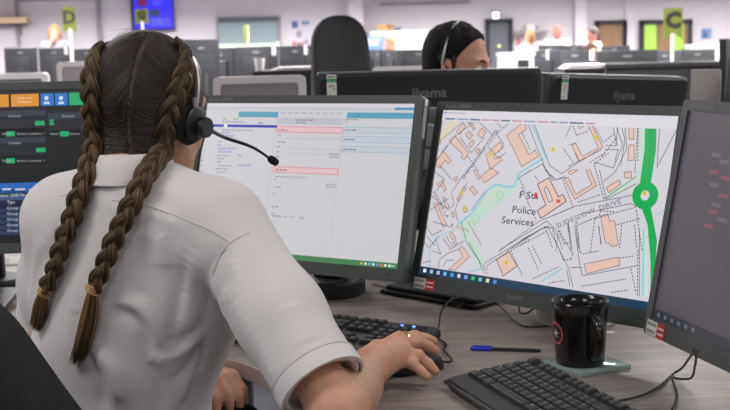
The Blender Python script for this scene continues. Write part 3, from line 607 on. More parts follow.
fit_text(k, 'SLIDESLOW', *cv('E', [(292, 300), (490, 215)]), .0125, (104, 106, 116), Zs*10); fit_text(k, 'DRIVE', *cv('E', [(510, 208), (622, 172)]), .0125, (104, 106, 116), Zs*10)
fit_text(k, 'KMORE LA', *cv('D', [(132, 190), (215, 345)]), .0115, (100, 104, 114), Zs*10); k.text('D', *cv('A', [(172, 262)])[0], .011, (100, 104, 114), Zs*10, rot=.7)
fit_text(k, '95m', *cv('F', [(268, 58), (342, 70)]), .0135, (190, 150, 110), Zs*10); p = cv('F', [(248, 28)])[0]; k.poly([(p[0]+.0025*math.cos(q), p[1]+.0025*math.sin(q)) for q in range(6)], (160, 110, 60), Zs*10)
fit_text(k, 'F Sta', *cv('E', [(97, 144), (192, 150)]), .0185, INKC, Zs*10, .0001); fit_text(k, 'Police', *cv('E', [(60, 218), (178, 230)]), .0185, INKC, Zs*10, .0001); fit_text(k, 'Services', *cv('E', [(6, 272), (170, 288)]), .0185, INKC, Zs*10, .0001)
p = cv('E', [(184, 132)])[0]; k.rect(p[0]-.003, p[1]-.004, p[0]+.003, p[1]+.006, (208, 60, 50), Zs*11); p = cv('E', [(300, 160)])[0]; k.rect(p[0]-.004, p[1]-.003, p[0]+.004, p[1]+.003, (214, 80, 50), Zs*11)
for t, x, y in (('D', 527, 208), ('D', 383, 345)):
    p = cv(t, [(x, y)])[0]; k.outline([(p[0]+.009*math.cos(q*.9), p[1]+.008*math.sin(q*.9)) for q in range(7)], .0008, (120, 190, 150), Zs*6); k.line([(p[0], p[1]-.006), (p[0], p[1]-.014)], .0012, (120, 190, 150), Zs*6)
k.rect(-SW/2, SH/2-.022, SW/2, SH/2, (222, 218, 226), Zs*12)
q = -SW/2+.008
while q < -SW/2+.36:
    wd = rnd.uniform(.012, .03); k.rect(q, SH/2-.0185, q+wd, SH/2-.0155, rnd.choice(((130, 160, 200), (200, 150, 165), (110, 120, 140), (150, 165, 190))), Zs*13); q += wd+.004
k.rect(-SW/2+.004, SH/2-.007, -SW/2+.009, SH/2-.003, (90, 150, 220), Zs*13); k.rect(-SW/2+.012, SH/2-.006, -SW/2+.06, SH/2-.0045, (165, 170, 185), Zs*13)
k.rect(-SW/2, -SH/2, SW/2, -SH/2+.0145, (30, 58, 84), Zs*12)
for q, c in enumerate(((235, 240, 245), (180, 200, 215), (180, 200, 215), (120, 190, 235), (60, 170, 230), (210, 215, 220), (130, 170, 225), (70, 190, 100), (130, 190, 185), (235, 220, 170), (90, 140, 220))):
    k.rect(-SW/2+.009+q*.0175, -SH/2+.0035, -SW/2+.0165+q*.0175, -SH/2+.0105, c, Zs*13)
INK2 = k; SCR2 = screen_mat('map_display', .95)
# ---- dim screen seen at a grazing angle
f3 = plane_map(*POS3); k = Ink(); k.rect(-SW/2, -SH/2, SW/2, SH/2, (80, 75, 82))
k.rect(-SW/2, -SH/2, SW/2, -SH/2+.016, (46, 50, 58), Zs)
for q in range(6): k.rect(-SW/2+.01+q*.02, -SH/2+.005, -SW/2+.018+q*.02, -SH/2+.011, (104, 112, 122), Zs*2)
for y in (150, 158, 166, 171, 186, 192, 198, 204, 214, 220, 228):
    p = f3(684-(y-150)*.22, y); k.rect(p[0], p[1]-.001, p[0]+rnd.uniform(.012, .03), p[1]+.001, (86, 80, 92), Zs*2)
for x, y, c in ((716, 155, 0), (724, 162, 0), (714, 172, 1), (726, 178, 1), (714, 185, 0), (723, 196, 1), (716, 205, 0), (712, 212, 1), (722, 220, 0), (708, 226, 1)):
    p = f3(x, y); k.rect(p[0]-.012, p[1]-.003, p[0]+.012, p[1]+.003, ((108, 102, 112), (138, 76, 92))[c], Zs*2); k.rect(p[0]-.016, p[1]-.001, p[0]-.013, p[1]+.001, (96, 92, 100), Zs*2)
INK3 = k; SCR3 = screen_mat('dim_display', .8, .3, .6)
# ---- radio console screen on the left
Y0 = rad(4); pr_ = at_y(97, 80.5, 2.47); r0 = Vector((math.cos(Y0), math.sin(Y0), 0)); B0 = Vector((-math.sin(Y0), math.cos(Y0), 0)); T0_ = rad(10)
c0 = pr_-r0*(SW/2+.0165)-(Vector((0, 0, math.cos(T0_)))+B0*math.sin(T0_))*(SH/2+.0165)
POS0 = (tuple(c0), Y0, T0_); f0 = plane_map(*POS0); k = Ink(); k.rect(-SW/2, -SH/2, SW/2, SH/2, (22, 24, 28))
def R0(x0, y0, x1, y1, col, l=1):
    a, b = f0(x0, y0), f0(x1, y1); k.rect(a[0], b[1], b[0], a[1], col, Zs*l)
def T0(t, x, y, s, col, l=4): p = f0(x, y); k.text(t, p[0], p[1], s, col, Zs*l)
ty0, ty1 = f0(40, 93.5)[1], f0(40, 106)[1]
ORG = (228, 152, 40); BLB = (44, 120, 205); GRN = (28, 178, 112)
for x0, x1, c in ((-60, -32, ORG), (-30, 8.6, ORG), (11, 38.6, ORG), (40.6, 53.6, BLB), (55, 67.6, BLB), (69, 96, GRN)):
    a, b = f0(x0, 98)[0], f0(x1, 98)[0]; k.rect(a, ty1, b, ty0, c, Zs*2)
T0('Create new', 17, 99.2, .0065, (250, 240, 220)); T0('Conference', 17, 103, .0065, (250, 240, 220))
for x in (44, 58.5):
    p = f0(x+2.5, 98); k.poly([(p[0]+.005*math.cos(q), p[1]+.005*math.sin(q)) for q in range(6)], (215, 230, 245), Zs*4); k.rect(p[0]-.006, p[1]-.013, p[0]+.006, p[1]-.008, (215, 230, 245), Zs*4)
SL = (52, 60, 74); BK = (12, 13, 16)
for x0, x1, y in ((-70, 45.6, 113), (48, 96, 113), (-70, 45.6, 140)):
    R0(x0, y, x1, y+5.6, SL, 2); R0(x0, y+5.6, x1, y+18, (32, 35, 41), 2); R0(x0, y+18, x1, y+23.6, BK, 2); T0('Control...', 8 if x0 < 0 else 62, y+4.3, .0075, (190, 196, 205))
    for dx, t in ((2 if x0 < 0 else 50, 'Select'), (17 if x0 < 0 else 70, 'Events,'), (28, 'Combine, =')):
        if x0 > 0 and t[0] == 'C': continue
        T0(t, dx, y+22, .0075, (170, 175, 182))
    gx = 6 if x0 < 0 else 60
    R0(gx, y+18.4, gx+9, y+23.2, GRN, 3)
R0(35, 121, 44.6, 125.2, GRN, 3); R0(49.5, 119.6, 53.6, 121.6, GRN, 3); R0(49.5, 122.4, 54, 125, GRN, 3); R0(36, 148, 45.6, 152, GRN, 3); R0(-3, 150, 0, 152, GRN, 3)
R0(-80, 186, 43.6, 192, (44, 108, 186), 2); R0(2, 188.4, 11, 190, (200, 214, 232), 3); R0(15, 188.5, 25, 190.1, (200, 214, 232), 3); R0(29, 188.8, 40, 190.4, (200, 214, 232), 3)
R0(-80, 192.4, 26, 232, (16, 30, 58), 2); T0('Inbox: 5078 Messages', -1, 197, .0085, (220, 226, 236)); R0(-80, 199, 26, 199.6, (70, 90, 130), 3); T0('Type', 7, 203.5, .0085, (220, 226, 236))
for q in range(5): T0('Group Call', 7, 209.5+q*5.6, .0085, (205, 212, 224)); R0(-80, 211.4+q*5.6, 26, 211.8+q*5.6, (44, 60, 92), 3)
R0(26.4, 198, 27.6, 214, (210, 214, 220), 3)
INK0 = k; SCR0 = screen_mat('console_display', .85)
mon1 = monitor('monitor', 'monitor showing a white form with pink boxes in front of the operator', *POS1, INK1, SCR1, BEZ, basemat=DGREY)
mon2 = monitor('monitor', 'monitor showing a street map with a green road and salmon buildings', *POS2, INK2, SCR2, BEZ, basemat=mat('stand_grey', (172, 170, 168), .5), bottom=.03)
mon3 = monitor('monitor', 'dim grey monitor turned sideways at the right end of the desk', *POS3, INK3, SCR3, BEZ3, bottom=.026)
mon0 = monitor('monitor', 'monitor with a dark radio console and coloured buttons left of the operator', *POS0, INK0, SCR0, BEZ, bottom=.022)
def sticker(m, parent_root, x, y, w_, h_, kind):
    k = Ink(); k.rect(x, y, x+w_, y+h_, (222, 224, 216))
    if kind == 'red':
        k.rect(x+w_*.56, y, x+w_, y+h_, (176, 52, 48), .0001)
        for q in (.22, .6): k.rect(x+w_*.6, y+h_*q, x+w_*.93, y+h_*(q+.14), (225, 200, 195), .0002)
        for q in (.12, .62):
            for j in range(7): k.rect(x+w_*(.05+j*.068), y+h_*q, x+w_*(.09+j*.068), y+h_*(q+.26), (60, 64, 62), .0002)
    else:
        k.rect(x, y+h_*.7, x+w_, y+h_*.84, (84, 170, 110), .0001)
        for q in range(6): k.rect(x+w_*(.1+q*.13), y+h_*.88, x+w_*(.19+q*.13), y+h_*.94, (60, 64, 62), .0002)
        for q in range(14): a, b = rnd.random()*.55, rnd.random()*.28; k.rect(x+w_*(.2+a), y+h_*(.3+b), x+w_*(.28+a), y+h_*(.34+b), (70, 74, 72), .0002)
        k.line([(x+w_*.2, y+h_*.1), (x+w_*.35, y+h_*.06), (x+w_*.6, y+h_*.14)], .0012, (60, 64, 62), .0002)
    return k
sticker(mon2, mon2.root, -SW/2-.008, -SH/2-.029, .054, .021, 'red').build('asset_label', mon2.M @ Matrix.Translation((0, 0, .0041)), STICK, mon2.root)
sticker(mon3, mon3.root, -SW/2-.008, -SH/2-.025, .056, .022, 'red').build('asset_label', mon3.M @ Matrix.Translation((0, 0, .0041)), STICK, mon3.root)
# label strips on the side of the form monitor
b_ = .0165
for q, (y, h_, m_) in enumerate(((SH/2-.035, .062, mat('side_label_grey', (150, 152, 156), .5)), (SH/2+.005, .014, WHITE))):
    new('side_label', box(BM(), (SW/2+b_+.0004, y, -.012), (.0016, h_, .012), mon1.M, .0004), m_, mon1.root)
# ---- back row seen from behind
def tri(px, py, y): return at_y(px, py, y)
def back_monitor(label, L, Rr, tilt, sticker_px, sag=0):
    """monitor whose back faces the camera; L and Rr are its top corners"""
    L, Rr = Vector(L), Vector(Rr); d = (Rr-L); yaw = math.atan2(d.y, d.x)+PI; W = SW+.033; mid = (L+Rr)/2
    back = Vector((-math.sin(yaw), math.cos(yaw), 0)); r = Vector((math.cos(yaw), math.sin(yaw), 0)); u = Vector((0, 0, math.cos(tilt)))+back*math.sin(tilt)
    c = mid-u*(SH/2+.0165); c = c-back*.0
    m = monitor('monitor', label, c, yaw, tilt, None, None, BEZ, base='plate', series=False, logo_front=False, sag=sag)
    kk = Ink(); kk.text('iiyama', 0, SH/2-.047, .034, (116, 120, 124), align='CENTER', bold=.0006)
    MB_ = m.M @ Matrix.Rotation(PI, 4, 'Y') @ Matrix.Translation((0, 0, .0432)); kk.build('logo', MB_, STICK, m.root)
    new('groove_line', box(BM(), (0, SH/2-.066, -.0425), (.3, .0025, .003), m.M, .0005), mat('groove_grey', (58, 60, 66), .5), m.root)
    sx = sticker_px
    sticker(m, m.root, sx, SH/2-.048, .024, .062, 'green').build('asset_label', MB_, STICK, m.root)
    return m
ma = back_monitor('monitor seen from behind in front of the dark-haired man', tri(315, 68, 2.86), tri(541, 71.2, 2.86), rad(4), -.25)
mb = back_monitor('monitor seen from behind, angled, right of the dark-haired man', tri(540, 73.5, 2.95), tri(676, 75.2, 3.27), rad(4), -.242, rad(2.8))
# ================================================================== things on the desk
KEY = mat('key_black', (21, 22, 24), .45, bump=.08, bscale=1500); KBODY = mat('keyboard_body', (18, 19, 21), .4)
KLEG = print_mat('key_legend')
def key_mesh(w_, h_):
    bm = BM(); t = BM(); a = [t.verts.new((sx*w_/2, sy*h_/2, 0)) for sx, sy in ((-1, -1), (1, -1), (1, 1), (-1, 1))]; b = [t.verts.new((sx*(w_/2-.0022), sy*(h_/2-.0022)+.0006, .0062)) for sx, sy in ((-1, -1), (1, -1), (1, 1), (-1, 1))]
    t.faces.new(b)
    for i in range(4): t.faces.new((a[i], a[(i+1) % 4], b[(i+1) % 4], b[i]))
    bmesh.ops.recalc_face_normals(t, faces=t.faces[:]); bmesh.ops.bevel(t, geom=[e for e in t.edges if e.calc_length() < 1 and all(v.co.z > .005 for v in e.verts)], offset=.0009, segments=1, affect='EDGES')
    merge(bm, t); me = bpy.data.meshes.new('key'); bm.normal_update(); bm.to_mesh(me); bm.free()
    me.materials.append(KEY); me.materials.append(mat('key_print', (150, 152, 156), .6)); return me
KEYS = {}
U = .019
def keyboard(label, loc, yaw, tilt=rad(5), leds=True, group=None):
    """full-size keyboard; local x right, y away from the user, origin at its middle on the desk"""
    r = thing('keyboard', label, 'keyboard', loc, group); r.rotation_euler = (0, 0, yaw)
    Mt = Matrix.Translation((0, 0, .0168)) @ Matrix.Rotation(tilt, 4, 'X')
    bm = BM(); prof = rrect(.452, .158, .014, 4); t = BM()
    rings = [[t.verts.new((x*s, y*s2, z)) for x, y in prof] for s, s2, z in ((.985, .97, -.010), (1, 1, -.005), (1, 1, .004), (.99, .975, .0075))]
    for P, Q in zip(rings, rings[1:]):
        for i in range(len(P)): t.faces.new((P[i], P[(i+1) % len(P)], Q[(i+1) % len(P)], Q[i]))
    t.faces.new(rings[0][::-1]); t.faces.new(rings[-1])
    for v in t.verts: v.co = Mt @ v.co
    merge(bm, t)
    me = bpy.data.meshes.new('body'); bm.normal_update(); bm.to_mesh(me); bm.free(); fin(me, KBODY, True, 30); b = bpy.data.objects.new('body', me); COL.objects.link(b); b.parent = r
    lip = BM(); box(lip, (0, -.078, .003), (.446, .012, .006), Mt, .0025); me = bpy.data.meshes.new('front_lip'); lip.to_mesh(me); lip.free(); fin(me, mat('lip_gloss', (30, 32, 40), .25), True, 30); o = bpy.data.objects.new('front_lip', me); COL.objects.link(o); o.parent = r
    for sx in (-1, 1):
        bm = BM(); box(bm, (sx*.18, .062, .0105), (.03, .008, .021), None, .002); me = bpy.data.meshes.new('foot'); bm.to_mesh(me); bm.free(); fin(me, KBODY, True); o = bpy.data.objects.new('foot', me); COL.objects.link(o); o.parent = r
    x0 = -.217; rows = []
    rows.append((.059, [(0, 1), (2, 1), (3, 1), (4, 1), (5, 1), (6.5, 1), (7.5, 1), (8.5, 1), (9.5, 1), (11, 1), (12, 1), (13, 1), (14, 1), (15.4, 1), (16.4, 1), (17.4, 1)]))
    y = .034
    rows.append((y, [(i, 1) for i in range(13)]+[(13, 2)]+[(15.4, 1), (16.4, 1), (17.4, 1)]+[(18.8+i, 1) for i in range(4)]))
    rows.append((y-U, [(0, 1.5)]+[(1.5+i, 1) for i in range(12)]+[(13.5, 1.5)]+[(15.4, 1), (16.4, 1), (17.4, 1)]+[(18.8+i, 1) for i in range(4)]))
    rows.append((y-2*U, [(0, 1.75)]+[(1.75+i, 1) for i in range(11)]+[(12.75, 2.25)]+[(18.8+i, 1) for i in range(3)]))
    rows.append((y-3*U, [(0, 2.25)]+[(2.25+i, 1) for i in range(10)]+[(12.25, 2.75)]+[(16.4, 1)]+[(18.8+i, 1) for i in range(4)]))
    rows.append((y-4*U, [(0, 1.5), (1.5, 1), (2.5, 1.5), (4, 6), (10, 1.5), (11.5, 1), (12.5, 1), (13.5, 1.5), (15.4, 1), (16.4, 1), (17.4, 1), (18.8, 2), (20.8, 1)]))
    for yy, ks in rows:
        for kx, kw in ks:
            w_ = kw*U-.0013
            if kw not in KEYS: KEYS[kw] = key_mesh(w_, U-.0013)
            ob = bpy.data.objects.new('key', KEYS[kw]); COL.objects.link(ob); ob.parent = r
            ob.matrix_local = Mt @ Matrix.Translation((x0+(kx+kw/2)*U*.956, yy+.006, .0072)) @ Matrix.Diagonal((.956, 1, 1, 1))
    # printed legends, one flat mesh
    k = Ink(); chars = iter('~'+'`1234567890-='+'QWERTYUIOP[]'+'ASDFGHJKL;'+'ZXCVBNM,./')
    for yy, ks in rows:
        for kx, kw in ks:
            cx = x0+(kx+kw/2)*U*.956-.003; k.rect(cx, yy+.007, cx+rnd.uniform(.0018, .0032), yy+.0105, (150, 152, 156))
    me_o = k.build('key_legends', Mt @ Matrix.Translation((0, 0, .0137)), KLEG, None); me_o.parent = r; me_o['kind'] = 'stuff'
    if leds:
        for q in range(3):
            bm = BM(); box(bm, (.150+q*.024, .066, .0085), (.005, .0025, .002), Mt, .0005); me = bpy.data.meshes.new('status_light'); bm.to_mesh(me); bm.free()
            fin(me, mat('blue_led', (70, 110, 255), .3, emit=6) if q < 2 else KBODY, False); o = bpy.data.objects.new('status_light', me); COL.objects.link(o); o.parent = r
    return r
def kb_place(br, yaw, w_=.226, h_=.079):
    r = Vector((math.cos(yaw), math.sin(yaw))); b = Vector((-math.sin(yaw), math.cos(yaw))); c = Vector((br[0], br[1]))-r*w_-b*h_; return (c.x, c.y, DESKZ)
br = at_z(443.5, 324, .768); kb_back = Vector((math.sin(rad(31.5)), math.cos(rad(31.5)), 0)); kb_exit = Vector((br.x, br.y, .756))-Vector((math.cos(rad(-31.5)), math.sin(rad(-31.5)), 0))*.014
keyboard('black keyboard under the operator\'s arm with two blue lights', kb_place(br, rad(-31.5)), rad(-31.5))
bl = at_z(537, 353.5, .768); y2 = rad(-71); r2 = Vector((math.cos(y2), math.sin(y2), 0)); bl2 = bl+r2*.452; keyboard('black keyboard beside the mug, turned towards the dim monitor', kb_place(bl2, y2), y2, leds=False)
kx = at_z(12, 288, .75); keyboard('black keyboard under the radio console monitor', (-.973, kx.y-.127, DESKZ), rad(2), leds=False)
# mouse
MDIR = Vector((.93, .37, 0)).normalized(); MP = at_z(412, 360, .748); MY = math.atan2(MDIR.y, MDIR.x)-PI/2
ms = thing('computer_mouse', 'black corded computer mouse under the operator\'s right hand', 'mouse', (MP.x, MP.y, DESKZ))
Mm = np.array([[math.cos(MY), -math.sin(MY), 0], [math.sin(MY), math.cos(MY), 0], [0, 0, 1]])
sd = Sdf().ell((MP.x, MP.y, DESKZ+.004), (.031, .056, .032), 0, Mm); sd.cut((0, 0, DESKZ+.001), (0, 0, -1)) if False else None
class MouseS:
    def __call__(s, P): return np.maximum(sd(P), DESKZ+.0005-P[:, 2])
V, F = nets(MouseS(), (MP.x-.07, MP.y-.07, DESKZ-.004), (MP.x+.07, MP.y+.07, DESKZ+.042), .0028); newv('shell', V, F, mat('mouse_black', (20, 20, 22), .35), ms)
fx = Vector((-math.sin(MY), math.cos(MY), 0)); new('scroll_wheel', lathe(BM(), [(.006, -.0035), (.009, -.002), (.009, .002), (.006, .0035)], 16, Matrix.Translation((MP.x, MP.y, DESKZ+.027)) @ Matrix.Translation(fx*.03) @ Matrix.Rotation(MY, 4, 'Z') @ Matrix.Rotation(PI/2, 4, 'Y')), DGREY, ms)
CABM = mat('cable_black', (16, 16, 18), .45)
e = Vector((MP.x, MP.y, DESKZ+.008))+fx*.052
new('cable', tube(BM(), catmull([e, e+fx*.02, tuple(at_z(444, 350, .735)), tuple(at_z(446, 344, .734)), tuple(at_z(437, 338, .734)), tuple(at_z(424, 336, .734)), tuple(at_z(412, 337, .733))], 8), .0019, 8), CABM, ms)
# mug on a glass coaster
MG = at_z(580, 362.5, .737); CD = Vector((-MG.x, -MG.y, 0)).normalized(); ca = math.atan2(CD.y, CD.x)
mg = thing('mug', 'black ceramic mug with a round red and white emblem', 'mug', (MG.x, MG.y, .737)); MUGM = mat('black_glaze', (20, 19, 20), .16, spec=.6)
TZ = Matrix.Translation((MG.x, MG.y, .737)); H = .104; Rt, Rb = .0455, .0395
new('body', lathe(BM(), [(.001, .004), (Rb-.006, .001), (Rb-.001, .002), (Rb, .006), (Rb+(Rt-Rb)*.3, H*.35), (Rt-.0012, H*.8), (Rt, H-.002), (Rt-.0012, H), (Rt-.003, H-.001), (Rt-.004, H*.8), (Rb-.003, .012), (.001, .008)], 56, TZ), MUGM, mg, ang=60)
new('rim', lathe(BM(), [(Rt-.0032, H-.0022), (Rt-.0025, H+.0004), (Rt-.001, H+.0008), (Rt+.0003, H-.001), (Rt+.0001, H-.0025)], 56, TZ, cap=False), MUGM, mg)
ha = ca+rad(24); hv = Vector((math.cos(ha), math.sin(ha), 0)); c0_ = Vector((MG.x, MG.y, .737))
hp = [c0_+hv*(Rt-.004)+Vector((0, 0, H*.80)), c0_+hv*(Rt+.012)+Vector((0, 0, H*.815)), c0_+hv*(Rt+.027)+Vector((0, 0, H*.72)), c0_+hv*(Rt+.031)+Vector((0, 0, H*.52)), c0_+hv*(Rt+.022)+Vector((0, 0, H*.32)), c0_+hv*(Rt+.006)+Vector((0, 0, H*.22)), c0_+hv*(Rb-.002)+Vector((0, 0, H*.2))]
new('handle', tube(BM(), catmull(hp, 7), .0068, 12), MUGM, mg)
k = Ink()
def em(pts, col, z): k.poly(pts, col, z)
RO = .0185
k.poly([(RO*math.cos(q*PI/20), RO*math.sin(q*PI/20)) for q in range(40)], (176, 70, 72), 0); k.poly([(RO*.80*math.cos(q*PI/20), RO*.80*math.sin(q*PI/20)) for q in range(40)], (26, 22, 24), .0002)
for q in range(6):
    a = q*PI/3+.2; k.poly([(.0015*math.cos(a+1.2), .0015*math.sin(a+1.2)), (.0105*math.cos(a), .0105*math.sin(a)), (.0015*math.cos(a-1.2), .0015*math.sin(a-1.2))], (226, 222, 220), .0004+q*.00002)
for q in range(18): a = q*PI/9; k.rect(RO*.9*math.cos(a)-.0007, RO*.9*math.sin(a)-.0007, RO*.9*math.cos(a)+.0007, RO*.9*math.sin(a)+.0007, (226, 190, 188), .0004)
la = ca-rad(60); zc = H*.52
em_o = k.build('emblem', Matrix.Identity(4), PRINT, None)
for v in em_o.data.vertices:
    x, y, z = v.co; rr = Rb+(Rt-Rb)*min(1, max(0, (zc+y)/H*1.15))+.0008+z; a = la+x/Rt; v.co = (MG.x+rr*math.cos(a), MG.y+rr*math.sin(a), .737+zc+y)
off = wl(mg)
for v in em_o.data.vertices: v.co = v.co-off
em_o.parent = mg
GLASS = mat('coaster_glass', (150, 172, 166), .12, spec=.7)
cs = thing('coaster', 'square glass coaster under the black mug', 'coaster', (MG.x+.005, MG.y, DESKZ)); cp = Vector((MG.x+.012, MG.y+.004, DESKZ))
new('plate', box(BM(), (0, 0, .0035), (.1, .1, .007), rotz(rad(28), cp), .0012), GLASS, cs)
for sx in (-1, 1):
    for sy in (-1, 1): new('rubber_foot', lathe(BM(), [(.004, 0), (.004, .0012)], 10, rotz(rad(28), cp) @ Matrix.Translation((sx*.04, sy*.04, -.0002))), DGREY, cs)
# pen
a, b = at_z(470.5, 348.3, .7335), at_z(541, 350.5, .7335); d = (b-a).normalized(); pn = thing('ballpoint_pen', 'ballpoint pen with a blue cap lying on the desk', 'pen', (a.x, a.y, DESKZ)); L = (b-a).length; BLUE = mat('pen_blue', (34, 52, 190), .35)
new('cap', tube(BM(), [a, a+d*.002, a+d*.006, a+d*L*.3], [.0018, .0032, .0042, .0044], 14), BLUE, pn); new('barrel', tube(BM(), [a+d*L*.3, a+d*(L-.004), b], [.0034, .0034, .0026], 6), mat('pen_barrel', (50, 50, 56), .2), pn)
new('clip', box(BM(), (0, 0, 0), (.034, .0022, .001), frame(a+d*.022+Vector((0, 0, .005)), d, Vector((0, 0, 1)).cross(d), Vector((0, 0, 1)))), BLUE, pn)
# docking bar under the monitors
a, b = at_z(386, 287.5, .745), at_z(471, 302, .745); d = (b-a).normalized(); nn = Vector((-d.y, d.x, 0)); L = (b-a).length; dc = (a+b)/2+nn*.05
a_d, b_d, nn_d = a.copy(), b.copy(), nn.copy()
dr = thing('docking_station', 'flat black docking station lying under the map monitor', 'docking station', (dc.x, dc.y, DESKZ)); FD = frame(Vector((dc.x, dc.y, DESKZ)), d, nn, Vector((0, 0, 1)))
new('base', box(BM(), (0, 0, .006), (L+.03, .11, .008), FD, .003), BLACK, dr); new('cover', box(BM(), (0, .004, .0145), (L+.012, .1, .011), FD, .004), DGREY, dr)
k = Ink(); k.rect(-L*.28, -.02, -L*.16, -.016, (190, 70, 66)); k.rect(-L*.05, -.02, L*.02, -.017, (120, 120, 124)); k.build('marking', FD @ Matrix.Translation((0, 0, .0203)), STICK, dr)
for sx in (-1, 1): new('rubber_foot', box(BM(), (sx*L*.4, -.03, .001), (.02, .01, .004), FD), MIDG, dr)
# cables on the desk
def cable(label, pts, r=.0019):
    P = catmull(pts, 8); o = new('cable', tube(BM(), P, r, 8), CABM, origin=tuple(P[0])); tag(o, label, 'cable'); return o
cable('black keyboard cable rising behind the keyboard to the docking station', [kb_exit-kb_back*.012, kb_exit+kb_back*.006, at_z(441, 312, .758), at_z(448, 302.5, .757), at_z(455, 298.5, .759), at_z(470, 296.5, .759), at_z(482, 297.5, .757), at_z(491, 300.5, .752), at_z(501, 307, .742), at_z(512, 319, .734), at_z(524, 326, .734), at_z(536, 327, .734), at_z(548, 326, .734)])
DF = lambda t, z, o=.006: Vector(((a_d+(b_d-a_d)*t).x, (a_d+(b_d-a_d)*t).y, z))-nn_d*o
cable('small black cable loop beside the docking station', [DF(.76, .7522, -.02), DF(.78, .7524, -.004), DF(.82, .744), DF(.86, .7345, .008), DF(.91, .7336, .010), DF(.94, .740, .007), DF(.91, .7515, .003), DF(.87, .7524, -.006), DF(.84, .7522, -.02)], .0015)
cable('black cable hanging under the map monitor near the grey stand base', [at_z(520, 304, .78), at_z(519, 309, .76), at_z(521, 313, .745), at_z(527, 313, .742), at_z(533, 309, .75)], .0018)
cable('black cable lying on the desk beside the near keyboard', [at_z(614, 402, .736), at_z(640, 396, .734), at_z(658, 387, .734), at_z(673, 374, .734), at_z(682, 368, .75), at_z(690, 357, .80), at_z(694, 350, .84)])
cable('black cable looping down from the dim monitor to the desk', [at_z(672, 410, .734), at_z(677, 395, .734), at_z(672, 377, .737), at_z(677, 378.5, .738), at_z(691, 378, .745), at_z(695, 366, .79), at_z(697, 352, .84)])
cable('thin black cable lying on the desk behind the operator', [at_z(372, 284, .734), at_z(384, 287, .734), at_z(392, 289, .734), at_z(400, 291, .738)], .0016)
cable('thin black cable under the left corner of the form monitor', [at_z(276, 268, .734), at_z(286, 273, .734), at_z(292, 270, .734), at_z(296, 266, .736)], .0016)
pt = tag(new('paper_sheet', box(BM(), (0, 0, .0008), (.025, .014, .0016), rotz(-.2, at_z(607, 333, .7302))), WHITE, origin=tuple(at_z(607, 333, .7302))), 'small white paper scrap on the desk behind the mug', 'paper')
# pole arm standing between the form and map monitors
pa = at_y(425, 200, 2.60); ar = thing('pole_stand', 'grey pole stand with a round knob between the form and map monitors', 'stand', (pa.x, 2.60, DESKZ)); GM = mat('arm_grey', (96, 98, 98), .4, .3)
new('pole', tube(BM(), [(pa.x, 2.60, DESKZ), (pa.x, 2.60, 1.13)], .016, 16), GM, ar); new('clamp', box(BM(), (pa.x, 2.60, DESKZ+.02), (.09, .09, .04), None, .005), DGREY, ar)
kp = at_y(429.5, 136, 2.45); new('knob', lathe(BM(), [(.024, -.012), (.026, -.008), (.026, .008), (.022, .012)], 28, Matrix.Translation(kp) @ Matrix.Rotation(PI/2, 4, 'X')), mat('knob_grey', (128, 130, 130), .5), ar)
new('joint', box(BM(), (kp.x+.002, 2.58, kp.z), (.04, .06, .05), None, .006), GM, ar); new('forearm', box(BM(), (kp.x+.06, 2.59, kp.z+.03), (.14, .03, .035), None, .006), DGREY, ar)
jp = at_y(430, 119, 2.55); new('tilt_head', box(BM(), (jp.x+.01, 2.56, jp.z), (.035, .05, .05), None, .008), GM, ar)
new('lower_bracket', box(BM(), (pa.x-.004, 2.58, at_y(424, 158, 2.58).z), (.03, .03, .05), None, .004), MIDG, ar)
bq = at_y(418, 215, 2.59); new('collar', lathe(BM(), [(.028, -.03), (.035, -.02), (.035, .02), (.028, .03)], 24, Matrix.Translation((pa.x-.01, 2.59, bq.z))), BLACK, ar)
# printed box on the left desk end
q0 = at_z(3, 259, .74); pb = thing('paper_stack', 'loose grey printed papers under the radio console monitor', 'papers', (q0.x, q0.y, DESKZ))
for q in range(3): new('sheet', box(BM(), (-.05, .0+q*.004, .0006+q*.0014), (.21, .12, .0012), rotz(.15+q*.06, (q0.x, q0.y, DESKZ))), mat('paper_grey', (176, 174, 170), .8), pb, smooth=False)
k = Ink()
for q in range(5): k.rect(-.02, -.04+q*.018, .035, -.034+q*.018, (110, 110, 112))
k.build('print', rotz(.27, (q0.x, q0.y, DESKZ)) @ Matrix.Translation((-.02, .01, .0046)), STICK, pb)
# ================================================================== the operator
SKIN = mat('skin', (196, 146, 118), .55, noise=.08, nscale=60, bump=.1, bscale=500, sss=.15)
def shirt_mat(name, rgb):
    return mat(name, rgb, .85, noise=.03, nscale=5, bump=.12, bscale=700, sheen=.1)
SHIRT = shirt_mat('white_poplin', (206, 202, 200)); TROUS = mat('dark_trousers', (30, 32, 40), .85, noise=.1, nscale=60); SHOE = mat('black_leather', (20, 19, 19), .35)
def hairmat(name):
    m = bpy.data.materials.new(name); m.use_nodes = True; N = m.node_tree.nodes; L = m.node_tree.links; b = N['Principled BSDF']; a = N.new('ShaderNodeAttribute'); a.attribute_name = 'ink'
    L.new(a.outputs['Color'], b.inputs['Base Color']); b.inputs['Roughness'].default_value = .5; b.inputs['Specular IOR Level'].default_value = .32; return m
HAIRM = hairmat('brown_hair')
class Body:
    """a body frame: r to its right, f forward, u up, about an origin"""
    def __init__(s, o, yaw, pitch=0, roll=0):
        s.o = V3(*o); f = V3(math.sin(yaw), math.cos(yaw), 0); r = V3(math.cos(yaw), -math.sin(yaw), 0); u = V3(0, 0, 1)
        f2 = f*math.cos(pitch)-u*math.sin(pitch); u2 = u*math.cos(pitch)+f*math.sin(pitch)
        s.r = r*math.cos(roll)-u2*math.sin(roll); s.u = u2*math.cos(roll)+r*math.sin(roll); s.f = f2; s.M = np.stack([s.r, s.f, s.u], 1)
    def __call__(s, r, f, u): return s.o+s.r*r+s.f*f+s.u*u
